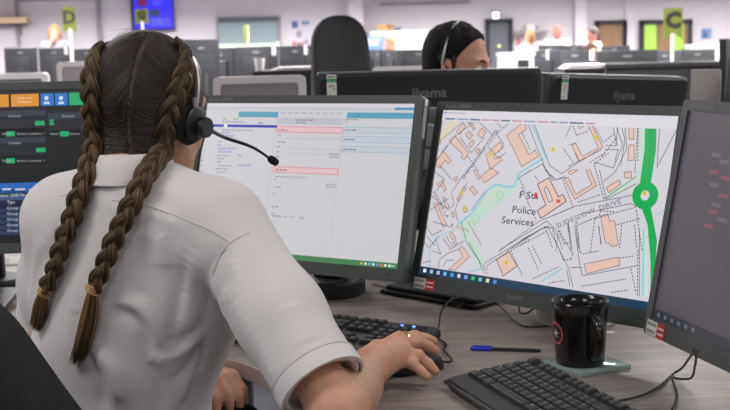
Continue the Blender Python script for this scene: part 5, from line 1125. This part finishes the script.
# ------------------------------------------------------------------ office chairs
CHB = mat('chair_fabric_black', (26, 27, 29), .9, noise=.15, nscale=300, bump=.3, bscale=900); CHP = mat('chair_plastic', (22, 22, 24), .45)
def office_chair(label, loc_, yaw, top, bw=.46, rake=rad(8), group=None, seat=.46, taper=.75, flare=False, hollow=.05, spin=.3):
    """swivel chair; local y is the way the sitter faces"""
    r = thing('office_chair', label, 'chair', loc_, group); r.rotation_euler = (0, 0, yaw)
    def loc_obj(name, V, F, m, ang=180):
        me = bpy.data.meshes.new(name); me.from_pydata(np.asarray(V).tolist(), [], F if isinstance(F, list) else F.tolist()); fin(me, m, True, ang); o = bpy.data.objects.new(name, me); COL.objects.link(o); o.parent = r; return o
    s = Sdf().rbox((0, 0, seat-.035), (.235, .23, .038), .035); V, F = nets(s, (-.26, -.26, seat-.1), (.26, .26, seat+.03), .014); loc_obj('seat', V, F, CHB)
    # upholstered back, rounded shoulders, gently hollowed
    zb = seat+.09; n1, n2 = 24, 18; V = []; F = []
    def halfw(t):
        if flare: return bw/2*(1-.86*t)*min(1, max(0, 1-max(0, (t-.9)/.1)**2.2)**.5+.0001)
        return bw/2*(1-(1-taper)*t**2)*min(1, max(0, 1-max(0, (t-.84)/.16)**2.6)**.42+.0001)
    for side, th in ((1, 0), (-1, .055)):
        for i in range(n1+1):
            t = 1-(1-i/n1)**2; z = zb+(top-zb)*t; hw = max(.004, halfw(t)); 
            for j in range(n2+1):
                u_ = -1+2*j/n2; e_ = (1-abs(u_)**4)*(1-abs(2*t-1)**8); y = -.25-(z-zb)*math.tan(rake)+hollow*u_*u_*(bw/.46)-.02*math.sin(t*PI); y += (.008 if side > 0 else -.045)*e_**.6
                V.append((hw*u_, y-.008, z))
    w1 = n2+1; o2 = (n1+1)*w1
    for i in range(n1):
        for j in range(n2):
            a = i*w1+j; F.append([a, a+1, a+w1+1, a+w1]); F.append([o2+a, o2+a+w1, o2+a+w1+1, o2+a+1])
    for i in range(n1):
        a = i*w1; F.append([a, a+w1, o2+a+w1, o2+a]); a += n2; F.append([a, o2+a, o2+a+w1, a+w1])
    for j in range(n2): F.append([j, o2+j, o2+j+1, j+1]); a = n1*w1+j; F.append([a, a+1, o2+a+1, o2+a])
    loc_obj('backrest', V, F, CHB, 60)
    bm = BM(); box(bm, (0, -.28, seat+.05), (.07, .03, .3), None, .008); box(bm, (0, -.17, seat-.085), (.07, .24, .03), None, .008); me = bpy.data.meshes.new('back_support'); bm.to_mesh(me); bm.free(); fin(me, CHP, True); o = bpy.data.objects.new('back_support', me); COL.objects.link(o); o.parent = r
    bm = BM(); tube(bm, [(0, 0, .1), (0, 0, seat-.07)], .028, 16); me = bpy.data.meshes.new('gas_column'); bm.to_mesh(me); bm.free(); fin(me, STEEL, True); o = bpy.data.objects.new('gas_column', me); COL.objects.link(o); o.parent = r
    for q in range(5):
        a = q*2*PI/5+spin; v = Vector((math.cos(a), math.sin(a), 0)); bm = BM(); tube(bm, [Vector((0, 0, .11)), v*.15+Vector((0, 0, .1)), v*.3+Vector((0, 0, .075))], [.03, .024, .016], 8); me = bpy.data.meshes.new('base_leg'); bm.to_mesh(me); bm.free(); fin(me, CHP, True); o = bpy.data.objects.new('base_leg', me); COL.objects.link(o); o.parent = r
        bm = BM(); lathe(bm, [(.012, -.02), (.028, -.018), (.028, .018), (.012, .02)], 18, Matrix.Translation(v*.3+Vector((0, 0, .028))) @ Matrix.Rotation(a, 4, 'Z') @ Matrix.Rotation(PI/2, 4, 'X')); me = bpy.data.meshes.new('caster'); bm.to_mesh(me); bm.free(); fin(me, CHP, True); o2_ = bpy.data.objects.new('caster', me); COL.objects.link(o2_); o2_.parent = o
    return r
office_chair('black office chair behind the operator in the white shirt', (-.262, 1.80, 0), rad(-44), .93, .66, rad(24), seat=.438, flare=True, spin=.95)
# ================================================================== back desk, man with headset
bd = thing('bench_desk', 'grey oak bench desk behind the operator\'s monitors where the dark-haired man sits', 'desk', (.4, 3.35, 0))
new('desktop', box(BM(), (.45, 3.09, DESKZ-.013), (3.2, .70, .026)), DESKM, bd, smooth=False)
for x in (-1.1, 1.0, 2.0):
    for y in (2.8, 3.39): new('leg', box(BM(), (x, y, (DESKZ-.026)/2), (.05, .05, DESKZ-.026), None, .004), MIDG, bd)
def hair_cap(B, col, parent, name='hair', q=1.0, long=0, fringe=.040, st=.007, puff=1.0):
    s = Sdf().ell(B(0, -.016*q, .030*q), (.081*q*puff, .101*q*puff, .096*q*puff), 0, B.M).ell(B(0, -.055*q, -.03*q), (.06*q, .042*q, .06*q), .03, B.M)
    if long: s.cone(B(0, -.06*q, .0), B(0, -.055*q, -long), .075*q, .06*q, .03); s.cone(B(-.07*q, -.01, .0), B(-.075*q, 0, -long*.8), .03*q, .025*q, .03); s.cone(B(.07*q, -.01, .0), B(.075*q, 0, -long*.8), .03*q, .025*q, .03)
    er = [B(g*.083*q, -.002, -.012*q) for g in (-1, 1)]
    class H:
        def __call__(z, P):
            l_ = (P-B.o) @ B.M; d = s(P)+.0022*np.sin(l_[:, 0]*260+l_[:, 2]*90)*np.cos(l_[:, 1]*210)+.0025*np.sin(l_[:, 1]*95+2*np.sin(l_[:, 0]*60)); d = np.maximum(d, (l_[:, 1]*.86-(l_[:, 2]-.03*q)*.5)-fringe*q)
            for e_ in er if not long else []: d = np.maximum(d, .028-np.linalg.norm((P-e_)*np.array([1, 1, .8]), axis=1))
            return d
    V, F = nets(H(), B.o-.17-long, B.o+.17, st); return newv(name, V, F, mat('hair_%d_%d_%d' % col, col, .8, spec=.2, noise=.3, nscale=90), parent, ang=180)
def simple_headset(B, label, gr=None):
    h = thing('headset', label, 'headset', tuple(B(.08, 0, 0))); pts = [Vector(B(.090*math.cos(t), -.016, .0+.134*math.sin(t))) for t in [PI*i/24 for i in range(25)]]
    new('headband', tube(BM(), pts, .0042, 8), mat('band_silver', (170, 176, 170), .3, .5), h)
    for g in (1, -1): new('ear_pad', lathe(BM(), [(.006, -.004), (.013, 0), (.013, .008), (.007, .010)], 24, frame(Vector(B(g*.079, -.022, .020)), Vector(B.f), Vector(B.u), Vector(B.r)*g)), BLACK, h)
    new('boom', tube(BM(), catmull([B(.093, -.005, -.0), B(.092, .05, -.045), B(.05, .11, -.07)], 6), .0025, 8), BLACK, h); return h
mc = at_y(456, 63.5, 3.62); MH = Body((mc.x+.008, 3.62, mc.z-.004), rad(118), rad(10)); MBd = Body((mc.x-.02, 3.66, 0), rad(150))
man = thing('person', 'dark-haired man in a headset looking down behind the back monitor', 'person', (mc.x, 3.7, 0))
s = Sdf(); head_sdf(s, MH, q=1.04); s.cone(MH(0, -.025, -.05), MBd(0, 0, 1.03), .056, .06, .03).cone(MBd(-.13, .0, .97), MBd(.13, 0, .97), .05, .05, .05).ell(MBd(0, .01, .82), (.15, .1, .22), .04, MBd.M)
for g in (-1, 1): s.chain([MBd(g*.19, 0, .96), MBd(g*.23, .05, .785), MBd(g*.13, .22, .77)], [.046, .04, .03], .02); s.ell(MBd(g*.12, .29, .757), (.04, .06, .018), .02, MBd.M)
for g in (-1, 1):
    for q in range(4): s.cone(MBd(g*.12+(q-1.5)*.019, .32, .757), MBd(g*.12+(q-1.5)*.021, .39-.012*abs(q-1.5), .740), .010, .008, .006)
    s.cone(MBd(g*.085, .26, .755), MBd(g*.06, .31, .744), .012, .009, .008)
V, F = nets(s, MBd.o+V3(-.5, -.55, .5), MBd.o+V3(.5, .4, 1.45), .0075); SKM = mat('skin_warm', (204, 152, 128), .55, noise=.08, nscale=60, bump=.1, bscale=500, sss=.12); mb_ = newv('body', V, F, SKM, man, ang=180); face_parts(MH, mb_, 1.0, (24, 19, 18))
hair_cap(MH, (26, 23, 23), mb_, q=1.06, st=.005, fringe=.020)
for g in (1, -1):
    sd_ = Sdf().cone(MH(g*.074, .012, .03), MH(g*.074, .016, -.03), .010, .007, .004); V, F = nets(sd_, MH.o-.12, MH.o+.12, .004); newv('sideburn', V, F, mat('stubble', (62, 48, 44), .8), mb_, ang=180)
s = Sdf(); s.ell(MBd(0, .0, .82), (.19, .13, .24), 0, MBd.M).cone(MBd(-.15, .0, .96), MBd(.15, 0, .96), .066, .066, .05)
for g in (-1, 1): s.cone(MBd(g*.19, 0, .95), MBd(g*.225, .045, .79), .062, .06, .03)
V, F = nets(lambda P: np.maximum(s(P), .58-P[:, 2]), MBd.o+V3(-.45, -.45, .55), MBd.o+V3(.45, .4, 1.08), .011); newv('shirt', V, F, SHIRT, mb_, ang=180)
s2 = Sdf().ell(MBd(0, 0, .56), (.18, .14, .1), 0, MBd.M)
for g in (-1, 1): s2.chain([MBd(g*.09, .02, .54), MBd(g*.12, .40, .50), MBd(g*.12, .36, .05)], [.09, .065, .045], .02)
V, F = nets(s2, MBd.o+V3(-.5, -.6, .0), MBd.o+V3(.5, .4, .72), .016); newv('trousers', V, F, TROUS, mb_, ang=180)
simple_headset(MH, 'slim silver-band headset worn by the dark-haired man')
office_chair('black office chair under the dark-haired man', (MBd.o[0]-.0, MBd.o[1]+.0, 0), rad(180+30), .92, group=None)
# tall black chair standing behind the back monitor
cq = at_y(343, 60, 4.6); office_chair('tall empty black office chair behind the back monitor', (cq.x+.275, 4.49, 0), rad(-118), at_y(342, 14, 4.5).z, .50, rad(5), taper=.88, hollow=.015)
# grey document holder and side monitor at the right end of the back desk
p = at_y(694, 80, 3.22); dh = thing('document_holder', 'light grey document holder leaning on the back desk right of the angled monitor', 'document holder', (p.x, 3.22, DESKZ)); Md = Matrix.Translation((p.x, 3.22, 0)) @ Matrix.Rotation(rad(-28), 4, 'Z') @ Matrix.Rotation(rad(-8), 4, 'X')
a = at_y(694, 67, 3.22).z; new('sheet_panel', box(BM(), (0, 0, a-.16), (.085, .012, .32), Md, .003), mat('holder_grey', (168, 162, 158), .6), dh); new('ledge', box(BM(), (.0, -.02, a-.15), (.085, .05, .012), Md, .003), mat('holder_dark', (96, 92, 90), .6), dh); new('stem', box(BM(), (p.x, 3.22, (DESKZ+a-.3)/2), (.03, .02, a-.3-DESKZ), None, .003), DGREY, dh); new('foot', box(BM(), (p.x, 3.22, DESKZ+.006), (.16, .12, .012), None, .003), DGREY, dh)
k = Ink(); k.rect(-SW/2, -SH/2, SW/2, SH/2, (132, 138, 142)); q = at_y(806, 126, 2.98)
mr = monitor('monitor', 'monitor with a pale grey screen at the right end of the back desk', (q.x, 3.0, q.z), rad(-62), rad(6), k, screen_mat('grey_display', .55), BEZ, base='plate', series=False)
# ================================================================== far desks, monitors, furniture
def bench(label, x0, x1, y0, y1):
    b = thing('bench_desk', label, 'desk', ((x0+x1)/2, (y0+y1)/2, 0)); new('desktop', box(BM(), ((x0+x1)/2, (y0+y1)/2, DESKZ-.013), (x1-x0, y1-y0, .026)), DESKM, b, smooth=False)
    for x in (x0+.1, (x0+x1)/2, x1-.1):
        for y in (y0+.06, y1-.06): new('leg', box(BM(), (x, y, (DESKZ-.026)/2), (.06, .06, DESKZ-.026)), MIDG, b, smooth=False)
    new('cable_panel', box(BM(), ((x0+x1)/2, (y0+y1)/2, .45), (x1-x0-.2, .03, .45)), MIDG, b, smooth=False)
bench('far bench desk below the letter D banner', -7.4, -2.4, 15.2, 17.2); bench('bench desk in front of the window with the blind', -2.6, -.25, 12.0, 14.8); bench('bench desk left of the tall black chair', -1.75, -.95, 8.6, 9.7)
bench('bench desk below the blue display board', -.1, 1.35, 12.7, 14.2); bench('bench desk carrying the letter C banner', 1.5, 5.2, 9.1, 12.2); bench('bench desk near the white-shirted standing people', 1.9, 4.6, 16.6, 17.6); bench('bench desk at the right side of the room', 1.9, 4.2, 6.2, 7.2)
FHOUS = HOUS
fm = thing('office_monitor', 'black monitor seen from behind on a far desk row', 'monitor', group='monitors on the far desk rows')
def fpart(name, bm, m, ang=40):
    o = new(name, bm, m, fm, ang=ang); return o
fpart('housing', box(BM(), (0, 0, .31), (.555, .035, .345), None, .006), FHOUS); fpart('rear_cover', box(BM(), (0, -.025, .29), (.34, .02, .2), None, .006), FHOUS); fpart('bezel', box(BM(), (0, .02, .31), (.557, .006, .347), None, .002), BEZ)
fpart('stand_column', box(BM(), (0, -.04, .14), (.06, .03, .28), None, .004), DGREY); fpart('stand_base', box(BM(), (0, -.02, .008), (.24, .18, .016), None, .003), DGREY); fpart('rear_lettering', box(BM(), (0, -.0178, .43), (.085, .001, .016)), LOGO)
FARM = [(4, 36.5, 47.5, 16.4, 0), (38.5, 69, 47.5, 16.4, 1), (73, 101, 48.5, 16.4, 0), (187, 211, 39, 8.8, 0), (212.5, 233, 47.5, 9.5, 0), (234, 278, 46.2, 12.6, 1), (279.5, 312, 45.6, 12.8, 1), (369, 383, 49.5, 13.4, 0), (383.5, 396, 50, 13.0, 0), (398, 440, 49.4, 13.4, 0),
 (538, 553, 50, 11.3, 1), (553, 595.5, 50.6, 11.5, 1), (597, 657, 50.2, 9.9, 0), (676, 717, 49.2, 11, 0), (657, 675.5, 50.5, 10.6, 0), (717, 752, 38.5, 6.7, 0), (541, 560, 45, 16.85, 0), (562.5, 584, 45, 17.3, 0), (604, 626, 46, 17, 0)]
CLUS = [((0, 1, 2), 'black monitor back on the desk with the letter D banner', 'monitors by the letter D banner'), ((4,), 'narrow black monitor back left of the window desk', 'monitor left of the window desk'), ((5, 6), 'black monitor back on the desk before the window with the blind', 'monitors before the window'), ((7, 9), 'black monitor back on the desk below the blue display board', 'monitors below the blue display board'),
 ((10, 11), 'black monitor back with a white tag between white storage unit and letter C banner', 'tagged monitors left of the letter C banner'), ((13, 14), 'black monitor back beside the pole of the letter C banner', 'monitors by the letter C banner pole'), ((16, 17, 18), 'black monitor back in front of the white-shirted standing people', 'monitors before the standing people')]
SPL = {3: 'large black monitor seen from behind next to the operator\'s headset', 8: 'blue-grey monitor back on the desk below the blue display board', 15: 'black monitor at the right side of the room beyond the dim monitor', 12: 'wide black monitor seen from behind beside the letter C banner'}
for i, (x0, x1, yt, d, stk_) in enumerate(FARM):
    o = fm if i == 0 else copy_tree(fm); wd = (x1-x0)*d/FPX; q = wd/.557; p = at_y((x0+x1)/2, yt, d)
    o.location = (p.x, d, DESKZ); o.rotation_euler = (0, 0, math.acos(min(1, max(.3, q*1.25)))*.9*(1 if i % 2 else -1) if q < .75 else 0); o.scale = (q if q > .75 else .8, 1, (p.z-DESKZ)/.4825)
    for ids, lab, grp in CLUS:
        if i in ids: o['label'] = lab; o['group'] = grp
    if i in SPL: o['label'] = SPL[i]; del o['group']
    if stk_:
        new('asset_label', box(BM(), (p.x+wd*.40, d-.0195, p.z-.05), (.04, .001, .1)), WHITE, None).parent = None
        lb = bpy.data.objects[-1] if False else COL.objects[-1]; lb.parent = o; lb.matrix_parent_inverse = Matrix.Identity(4); lb.data.transform(Matrix.Translation((-p.x, -d, -DESKZ)) ); lb.data.transform(Matrix.Diagonal((1/o.scale[0], 1, 1/o.scale[2], 1)))
# low white desk screens
def desk_screen(label, x0, x1, yt, d, white=.028, yaw=0):
    a, b = at_y(x0, yt, d), at_y(x1, yt, d); w_ = (b-a).length; r = thing('desk_screen', label, 'screen', ((a.x+b.x)/2, d, 0)); M_ = Matrix.Translation(((a.x+b.x)/2, d, 0)) @ Matrix.Rotation(math.asin((b.z-a.z)/w_)*0, 4, 'Y'); t = (a.z+b.z)/2
    new('frame', ring_prism(BM(), rrect(w_, t-.05, .02, 2), rrect(w_-2*white, t-.05-2*white, .01, 2), -.02, .02, M_ @ Matrix.Translation((0, 0, (t+.05)/2)) @ Matrix.Rotation(PI/2, 4, 'X')), WHITE, r); new('panel', box(BM(), (0, 0, (t+.05)/2), (w_-2*white, .02, t-.05-2*white), M_), mat('screen_fabric_grey', (166, 160, 162), .9, noise=.06, nscale=50), r, smooth=False)
    for s_ in (-1, 1): new('foot', box(BM(), (s_*w_*.4, 0, .025), (.05, .3, .05), M_), MIDG, r, smooth=False)
desk_screen('low white-framed desk screen beside the operator\'s head', 213, 305.5, 76, 4.4); desk_screen('narrow white-framed desk screen under the letter D banner', 57, 92, 61.5, 6.5); desk_screen('white-topped desk screen above the radio console monitor', -60, 48.5, 73.5, 5.4); desk_screen('white-topped desk screen behind the dark-haired man', 372, 440, 66.3, 5.6)
# dark cabinets with papers on top
def cabinet(label, x0, x1, yt, d, m, dep=.4, opening=None, doors=2):
    a, b = at_y(x0, yt, d), at_y(x1, yt, d); t = (a.z+b.z)/2; w_ = b.x-a.x; c = (a.x+b.x)/2; r = thing('storage_unit', label, 'cabinet', (c, d, 0))
    new('body', box(BM(), (c, d+dep/2, (t-.03)/2), (w_, dep, t-.03)), m, r, smooth=False); new('top', box(BM(), (c, d+dep/2-.005, t-.015), (w_+.02, dep+.01, .03)), m, r, smooth=False)
    for q in range(doors): dr_ = new('door', box(BM(), (c-w_/2+w_/doors*(q+.5), d-.008, (t-.03)*.42), (w_/doors-.012, .014, (t-.03)*.8)), m, r, smooth=False); new('handle', box(BM(), (c-w_/2+w_/doors*(q+.8), d-.022, (t-.03)*.6), (.015, .015, .1)), STEEL, dr_)
    return r, c, t, w_
r_, c, t, w_ = cabinet('black low cabinet carrying white papers near the letter C banner', 566, 603, 68.8, 7.4, BLACK)
for q in range(4): tag(new('paper_sheet', box(BM(), (c+.02+(q-1.5)*.012, 7.6, t+.004+q*.007), (.22, .3, .006), None), WHITE, smooth=False, origin=(c, 7.6, t)), 'white paper in the stack on the black low cabinet', 'paper', 'papers stacked on the black cabinet')
r_, c, t, w_ = cabinet('black low cabinet with white papers before the window', 254, 311, 70.5, 6.4, BLACK, doors=3)
for q in range(3): tag(new('paper_sheet', box(BM(), (c+.05+q*.02, 6.6, t+.003+q*.006), (.24, .26, .005), None), WHITE, smooth=False, origin=(c, 6.6, t)), 'white paper in the stack on the long black cabinet', 'paper', 'papers stacked on the long black cabinet')
tag(new('paper_cup', lathe(BM(), [(.022, t), (.03, t+.07), (.028, t+.07), (.02, t+.004)], 18, Matrix.Translation((at_y(257, 68, 6.6).x+.02, 6.55, 0))), WHITE, origin=(c, 6.55, t)), 'small white cup on the long black cabinet', 'cup')
r_, c, t, w_ = cabinet('white storage unit with a recess shown by a dark plate before the grey door', 503, 534, 52.5, 9.4, WHITE, doors=1)
a, b = at_y(517.5, 60, 9.4), at_y(528.5, 71, 9.4); new('recess_shade_plate', box(BM(), ((a.x+b.x)/2, 9.378, (a.z+b.z)/2), (b.x-a.x, .012, a.z-b.z)), DGREY, r_, smooth=False)  # flat dark plate on the front, painting the shade inside an opening
tag(new('desk_gadget', lathe(BM(), [(.02, 0), (.06, .01), (.075, .05), (.06, .09), (.02, .1)], 24, Matrix.Translation((at_y(693, 58, 8.9).x, 9.2, DESKZ))), WHITE, origin=(at_y(693, 58, 8.9).x, 9.2, DESKZ)), 'small rounded white desk gadget near the letter C banner', 'gadget')
cabinet('long black low cabinet under the letter C banner', 606, 740, 62.5, 8.3, BLACK, doors=4)
r_, c, t, w_ = cabinet('low white storage unit behind the far right monitors', 694, 721, 44, 14.5, WHITE)
# ================================================================== people across the room
def far_person(label, px, pt, d, yaw, hair, shirt, skin=(196, 148, 124), standing=True, long=0, bald=False, epaul=False, hand_to_face=False):
    tp = at_y(px, pt, d); q = 1.05; hz = tp.z-.125*q; B = Body((tp.x, d, hz), yaw, rad(6)); T = Body((tp.x, d+.0, 0), yaw); r = thing('person', label, 'person', (tp.x, d, 0)); sh = hz-.185
    s = Sdf(); head_sdf(s, B, q=q); s.cone(B(0, -.02, -.05), T(0, -.01, sh+.06), .052, .055, .03).cone(T(-.13, 0, sh), T(.13, 0, sh), .048, .048, .05).ell(T(0, 0, sh-.2), (.14, .09, .22), .05, T.M)
    for g in (-1, 1):
        el = T(g*.24, .03, sh-.28); wr = T(g*.2, .2, sh-.36)
        if hand_to_face and g > 0: el, wr = T(.2, .16, sh-.22), T(.07, .15, sh+.03)
        s.chain([T(g*.18, 0, sh), el, wr], [.046, .04, .028], .02); hv_ = (wr-el)/np.linalg.norm(wr-el); s.ell(wr+hv_*.05, (.03, .03, .03), .02)
        for f_ in range(4): s.cone(wr+hv_*.06+T.r*(f_-1.5)*.018, wr+hv_*.12+T.r*(f_-1.5)*.02, .010, .008, .008)
        s.cone(wr+hv_*.03-T.r*g*.02, wr+hv_*.08-T.r*g*.045, .011, .009, .01)
    V, F = nets(s, T.o+V3(-.5, -.5, sh-.6), T.o+V3(.5, .5, tp.z+.03), .014); b = newv('body', V, F, mat('skin_%d_%d_%d' % skin, skin, .55), r, ang=180)
    if not bald: hair_cap(B, hair, b, q=q*1.02, long=long, st=.011)
    s = Sdf(); s.cone(T(-.14, 0, sh-.01), T(.14, 0, sh-.01), .062, .062, .05).ell(T(0, 0, sh-.2), (.175, .12, .25), .05, T.M).ell(T(0, 0, sh-.42), (.165, .12, .14), .05, T.M)
    for g in (-1, 1): s.cone(T(g*.18, 0, sh), T(g*.24, .03, sh-.28)*.8+T(g*.18, 0, sh)*.2, .06, .058, .03) if not (hand_to_face and g > 0) else s.cone(T(.18, 0, sh), T(.2, .16, sh-.22), .06, .055, .03)
    V, F = nets(lambda P: np.maximum(s(P), sh-.5-P[:, 2]), T.o+V3(-.5, -.5, sh-.55), T.o+V3(.5, .5, sh+.12), .015); so = newv('shirt', V, F, shirt_mat('shirt_%d_%d_%d' % shirt, shirt), b, ang=180)
    if epaul:
        for g in (-1, 1): new('epaulette', box(BM(), (0, 0, 0), (.06, .05, .012), frame(Vector(T(g*.14, 0, sh+.058)), T.r, T.f, (0, 0, 1)), .003), DGREY, so)
    s = Sdf(); hipz = sh-.47
    if standing:
        s.ell(T(0, 0, hipz), (.165, .12, .12), 0, T.M)
        for g in (-1, 1): s.chain([T(g*.085, 0, hipz-.02), T(g*.09, .01, hipz*.52), T(g*.09, -.01, .06)], [.085, .062, .048], .02)
    else:
        s.ell(T(0, 0, hipz), (.17, .13, .12), 0, T.M)
        for g in (-1, 1): s.chain([T(g*.085, .02, hipz-.02), T(g*.11, .4, hipz-.04), T(g*.11, .38, .06)], [.085, .062, .045], .02)
    V, F = nets(s, T.o+V3(-.55, -.55, 0.0), T.o+V3(.55, .55, hipz+.2), .022); newv('trousers', V, F, TROUS, b, ang=180)
    for g in (-1, 1): 
        fy = .06 if standing else .45; new('shoe', box(BM(), (0, 0, .035), (.09, .26, .07), frame(Vector(T(g*.1, fy, 0)), T.r, T.f, (0, 0, 1)), .025, 3), SHOE, b)
    if not standing: office_chair('black office chair under the '+label.split(' sitting')[0], (tp.x, d, 0), -yaw, hipz+.38, seat=hipz-.097)
    return r
far_person('woman with long blonde hair resting her chin on her hand across the room', 54, 24.5, 18.6, rad(165), (176, 128, 80), (132, 134, 148), long=.2, hand_to_face=True)
far_person('person with ginger hair in a white shirt seen from behind', 530, 30.5, 20.4, rad(-20), (158, 118, 84), (232, 226, 226))
far_person('bald man in a white shirt with dark epaulettes standing by the wall', 557, 25, 21.8, rad(178), (60, 50, 46), (232, 226, 226), (172, 112, 98), bald=True, epaul=True)
far_person('man with short dark grey hair in a white shirt turned to the side', 593, 27, 20.2, rad(-110), (84, 74, 72), (232, 226, 226), (178, 122, 106))
far_person('person with dark brown hair sitting in front of the standing people', 591, 43, 14.6, rad(160), (70, 48, 40), (90, 84, 92), standing=False)
far_person('person with short fair hair sitting below the cardboard boxes', 389, 36.5, 16.5, rad(200), (176, 140, 104), (96, 104, 128), standing=False)
